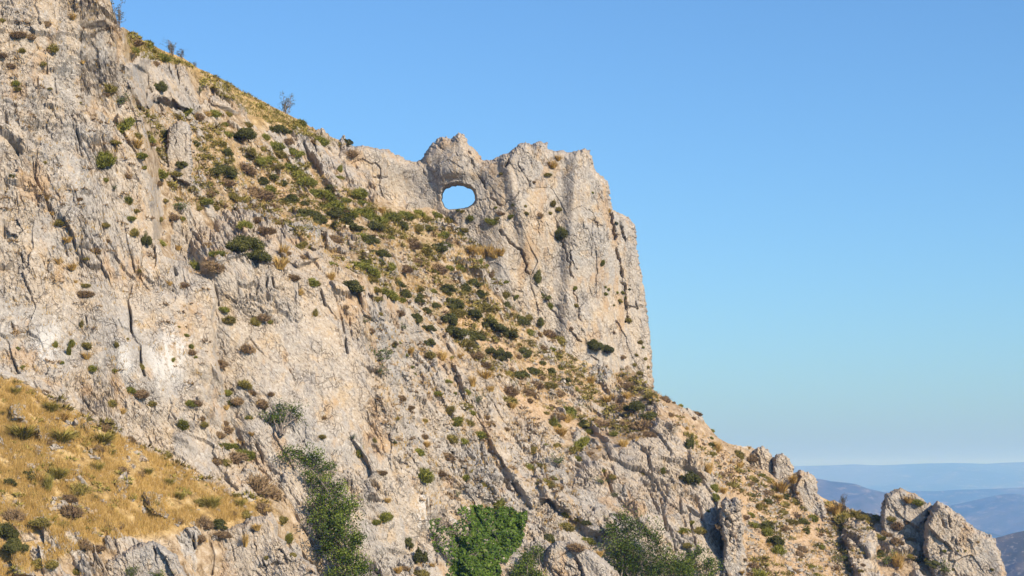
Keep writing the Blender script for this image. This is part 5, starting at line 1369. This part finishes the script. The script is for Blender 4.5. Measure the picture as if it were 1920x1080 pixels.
def grass(name, pts, hgt, mat, seed, label, blades=5, width=0.011, lean=0.35):
    rng = np.random.default_rng(seed)
    V, T = [], []
    for (x, y) in pts:
        g = hit(x, y)
        if g is None or g[0].y > 130 or g[2].name != "mountainside":
            continue
        c = np.array(g[0])
        for b in range(blades):
            o = c + np.array((rng.normal() * 0.05, rng.normal() * 0.05, -0.02))
            h = hgt * (0.45 + 0.75 * rng.random())
            tip = o + np.array((rng.normal() * lean * h + 0.10 * h, rng.normal() * lean * h - 0.10 * h, h))
            a = rng.random() * 3.14
            s = np.array((math.cos(a), math.sin(a) * 0.4, 0)) * width
            V += [o - s, o + s, tip]
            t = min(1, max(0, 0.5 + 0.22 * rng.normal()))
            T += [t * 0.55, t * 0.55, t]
    V = np.array(V)
    me = tone_mesh(name, V, np.arange(len(V)).reshape(-1, 3), np.array(T))
    return link(name, me, mat, kind="stuff", label=label, category="grass")

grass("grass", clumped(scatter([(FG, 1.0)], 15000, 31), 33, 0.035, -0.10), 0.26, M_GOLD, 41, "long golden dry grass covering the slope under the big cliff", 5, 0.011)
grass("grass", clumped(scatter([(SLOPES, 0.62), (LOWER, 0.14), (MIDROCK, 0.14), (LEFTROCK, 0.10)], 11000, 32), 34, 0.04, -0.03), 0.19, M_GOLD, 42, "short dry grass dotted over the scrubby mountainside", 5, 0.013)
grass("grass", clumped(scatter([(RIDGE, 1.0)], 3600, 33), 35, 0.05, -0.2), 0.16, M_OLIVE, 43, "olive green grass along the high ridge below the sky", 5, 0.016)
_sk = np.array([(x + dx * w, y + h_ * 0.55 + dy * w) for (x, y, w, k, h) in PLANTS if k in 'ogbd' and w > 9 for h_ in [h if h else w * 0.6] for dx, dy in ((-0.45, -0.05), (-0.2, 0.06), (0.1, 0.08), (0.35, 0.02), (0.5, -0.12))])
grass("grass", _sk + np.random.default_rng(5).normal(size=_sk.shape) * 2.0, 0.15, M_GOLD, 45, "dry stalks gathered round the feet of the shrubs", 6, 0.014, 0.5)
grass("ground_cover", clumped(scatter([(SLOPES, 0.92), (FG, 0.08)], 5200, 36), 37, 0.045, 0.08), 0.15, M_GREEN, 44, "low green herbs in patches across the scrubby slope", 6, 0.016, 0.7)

def scrub(name, pts, size, mat, seed, label):
    """low spiny clumps too small to tell apart"""
    rng = np.random.default_rng(seed)
    mb = MB()
    for (x, y) in pts:
        g = hit(x, y)
        if g is None or g[0].y > 130 or g[2].name != "mountainside":
            continue
        c = np.array(g[0])
        s = size * (0.4 + 0.9 * rng.random() ** 1.5)
        n = 34
        D = rng.normal(size=(n, 3))
        D[:, 2] = np.abs(D[:, 2]) * 0.8
        D /= np.linalg.norm(D, axis=1, keepdims=True)
        base = c + D * s * np.array((0.42, 0.36, 0.22)) - np.array((0, 0, 0.02))
        tip = base + (D + rng.normal(size=(n, 3)) * 0.4) * s * 0.30
        V, Fc = tri_strip(base, tip, s * 0.10, rng)
        mb.add(V, Fc, np.repeat(np.clip(0.5 + 0.3 * rng.normal() + 0.2 * rng.normal(size=n), 0, 1), 3))
    return link(name, mb.mesh(name), mat, kind="stuff", label=label, category="scrub")
scrub("undergrowth", clumped(scatter([(SLOPES, 0.87), (LOWER, 0.13)], 3600, 71), 72, 0.03, 0.0), 0.42, M_OLIVE, 73, "low olive scrub filling gaps between the cushion shrubs")
scrub("undergrowth", clumped(scatter([(SLOPES, 0.45), (LOWER, 0.2), (MIDROCK, 0.2), (LEFTROCK, 0.15)], 1900, 74), 75, 0.03, -0.02), 0.34, M_BROWN, 76, "low brown withered scrub between rocks on the mountainside")
scrub("undergrowth", clumped(scatter([(RIDGE, 1.0)], 700, 77), 78, 0.05, 0.0), 0.36, M_HERB, 79, "low green scrub carpeting the high ridge")
scrub("undergrowth", clumped(scatter([(FG, 1.0)], 260, 80), 81, 0.03, 0.0), 0.36, M_HERB, 82, "low olive scrub among the golden grass")

def stones(name, pts, size, seed, label):
    rng = np.random.default_rng(seed)
    box = np.array([(x, y, z) for x in (-1, 1) for y in (-1, 1) for z in (-1, 1)], float) * 0.5
    q = np.array([(0, 1, 3, 2), (4, 6, 7, 5), (0, 4, 5, 1), (2, 3, 7, 6), (0, 2, 6, 4), (1, 5, 7, 3)])
    V, Fc = [], []
    for (x, y) in pts:
        g = hit(x, y)
        if g is None or g[0].y > 130 or g[2].name != "mountainside":
            continue
        s = size * (0.35 + 1.1 * rng.random() ** 2.2)
        b = box * (1 + 0.35 * rng.normal(size=(8, 3))) * s * np.array((1.2, 1.0, 0.75))
        a = rng.random() * 6.28
        R = np.array(((math.cos(a), -math.sin(a), 0), (math.sin(a), math.cos(a), 0), (0, 0, 1)))
        Fc.append(q + len(V) * 8)
        V.append(b @ R.T + np.array(g[0]) + np.array((0, 0, s * 0.12)))
    me = mesh_from(name, np.concatenate(V), np.concatenate(Fc))
    return link(name, me, M_STONE, kind="stuff", label=label, category="stones")
stones("scree", clumped(scatter([(SLOPES, 0.45), (LOWER, 0.30), (MIDROCK, 0.25)], 9000, 51), 52, 0.05, -0.15), 0.13, 61, "loose pale stones strewn over the scree and scrub slope")
FOOTLINE = [(-10, 690), (60, 722), (200, 795), (400, 895), (505, 935), (500, 952), (400, 912), (200, 812), (60, 740), (-10, 706)]
stones("scree", scatter([(FOOTLINE, 1.0)], 420, 57), 0.17, 63, "broken stones fallen along the foot of the big cliff")
scrub("undergrowth", scatter([(FOOTLINE, 1.0)], 110, 58), 0.5, M_OLIVE, 83, "low olive scrub along the foot of the big cliff")
stones("scree", clumped(scatter([(FG, 1.0)], 3200, 53), 54, 0.04, 0.12), 0.12, 62, "loose pale stones lying among the golden grass")
haze()
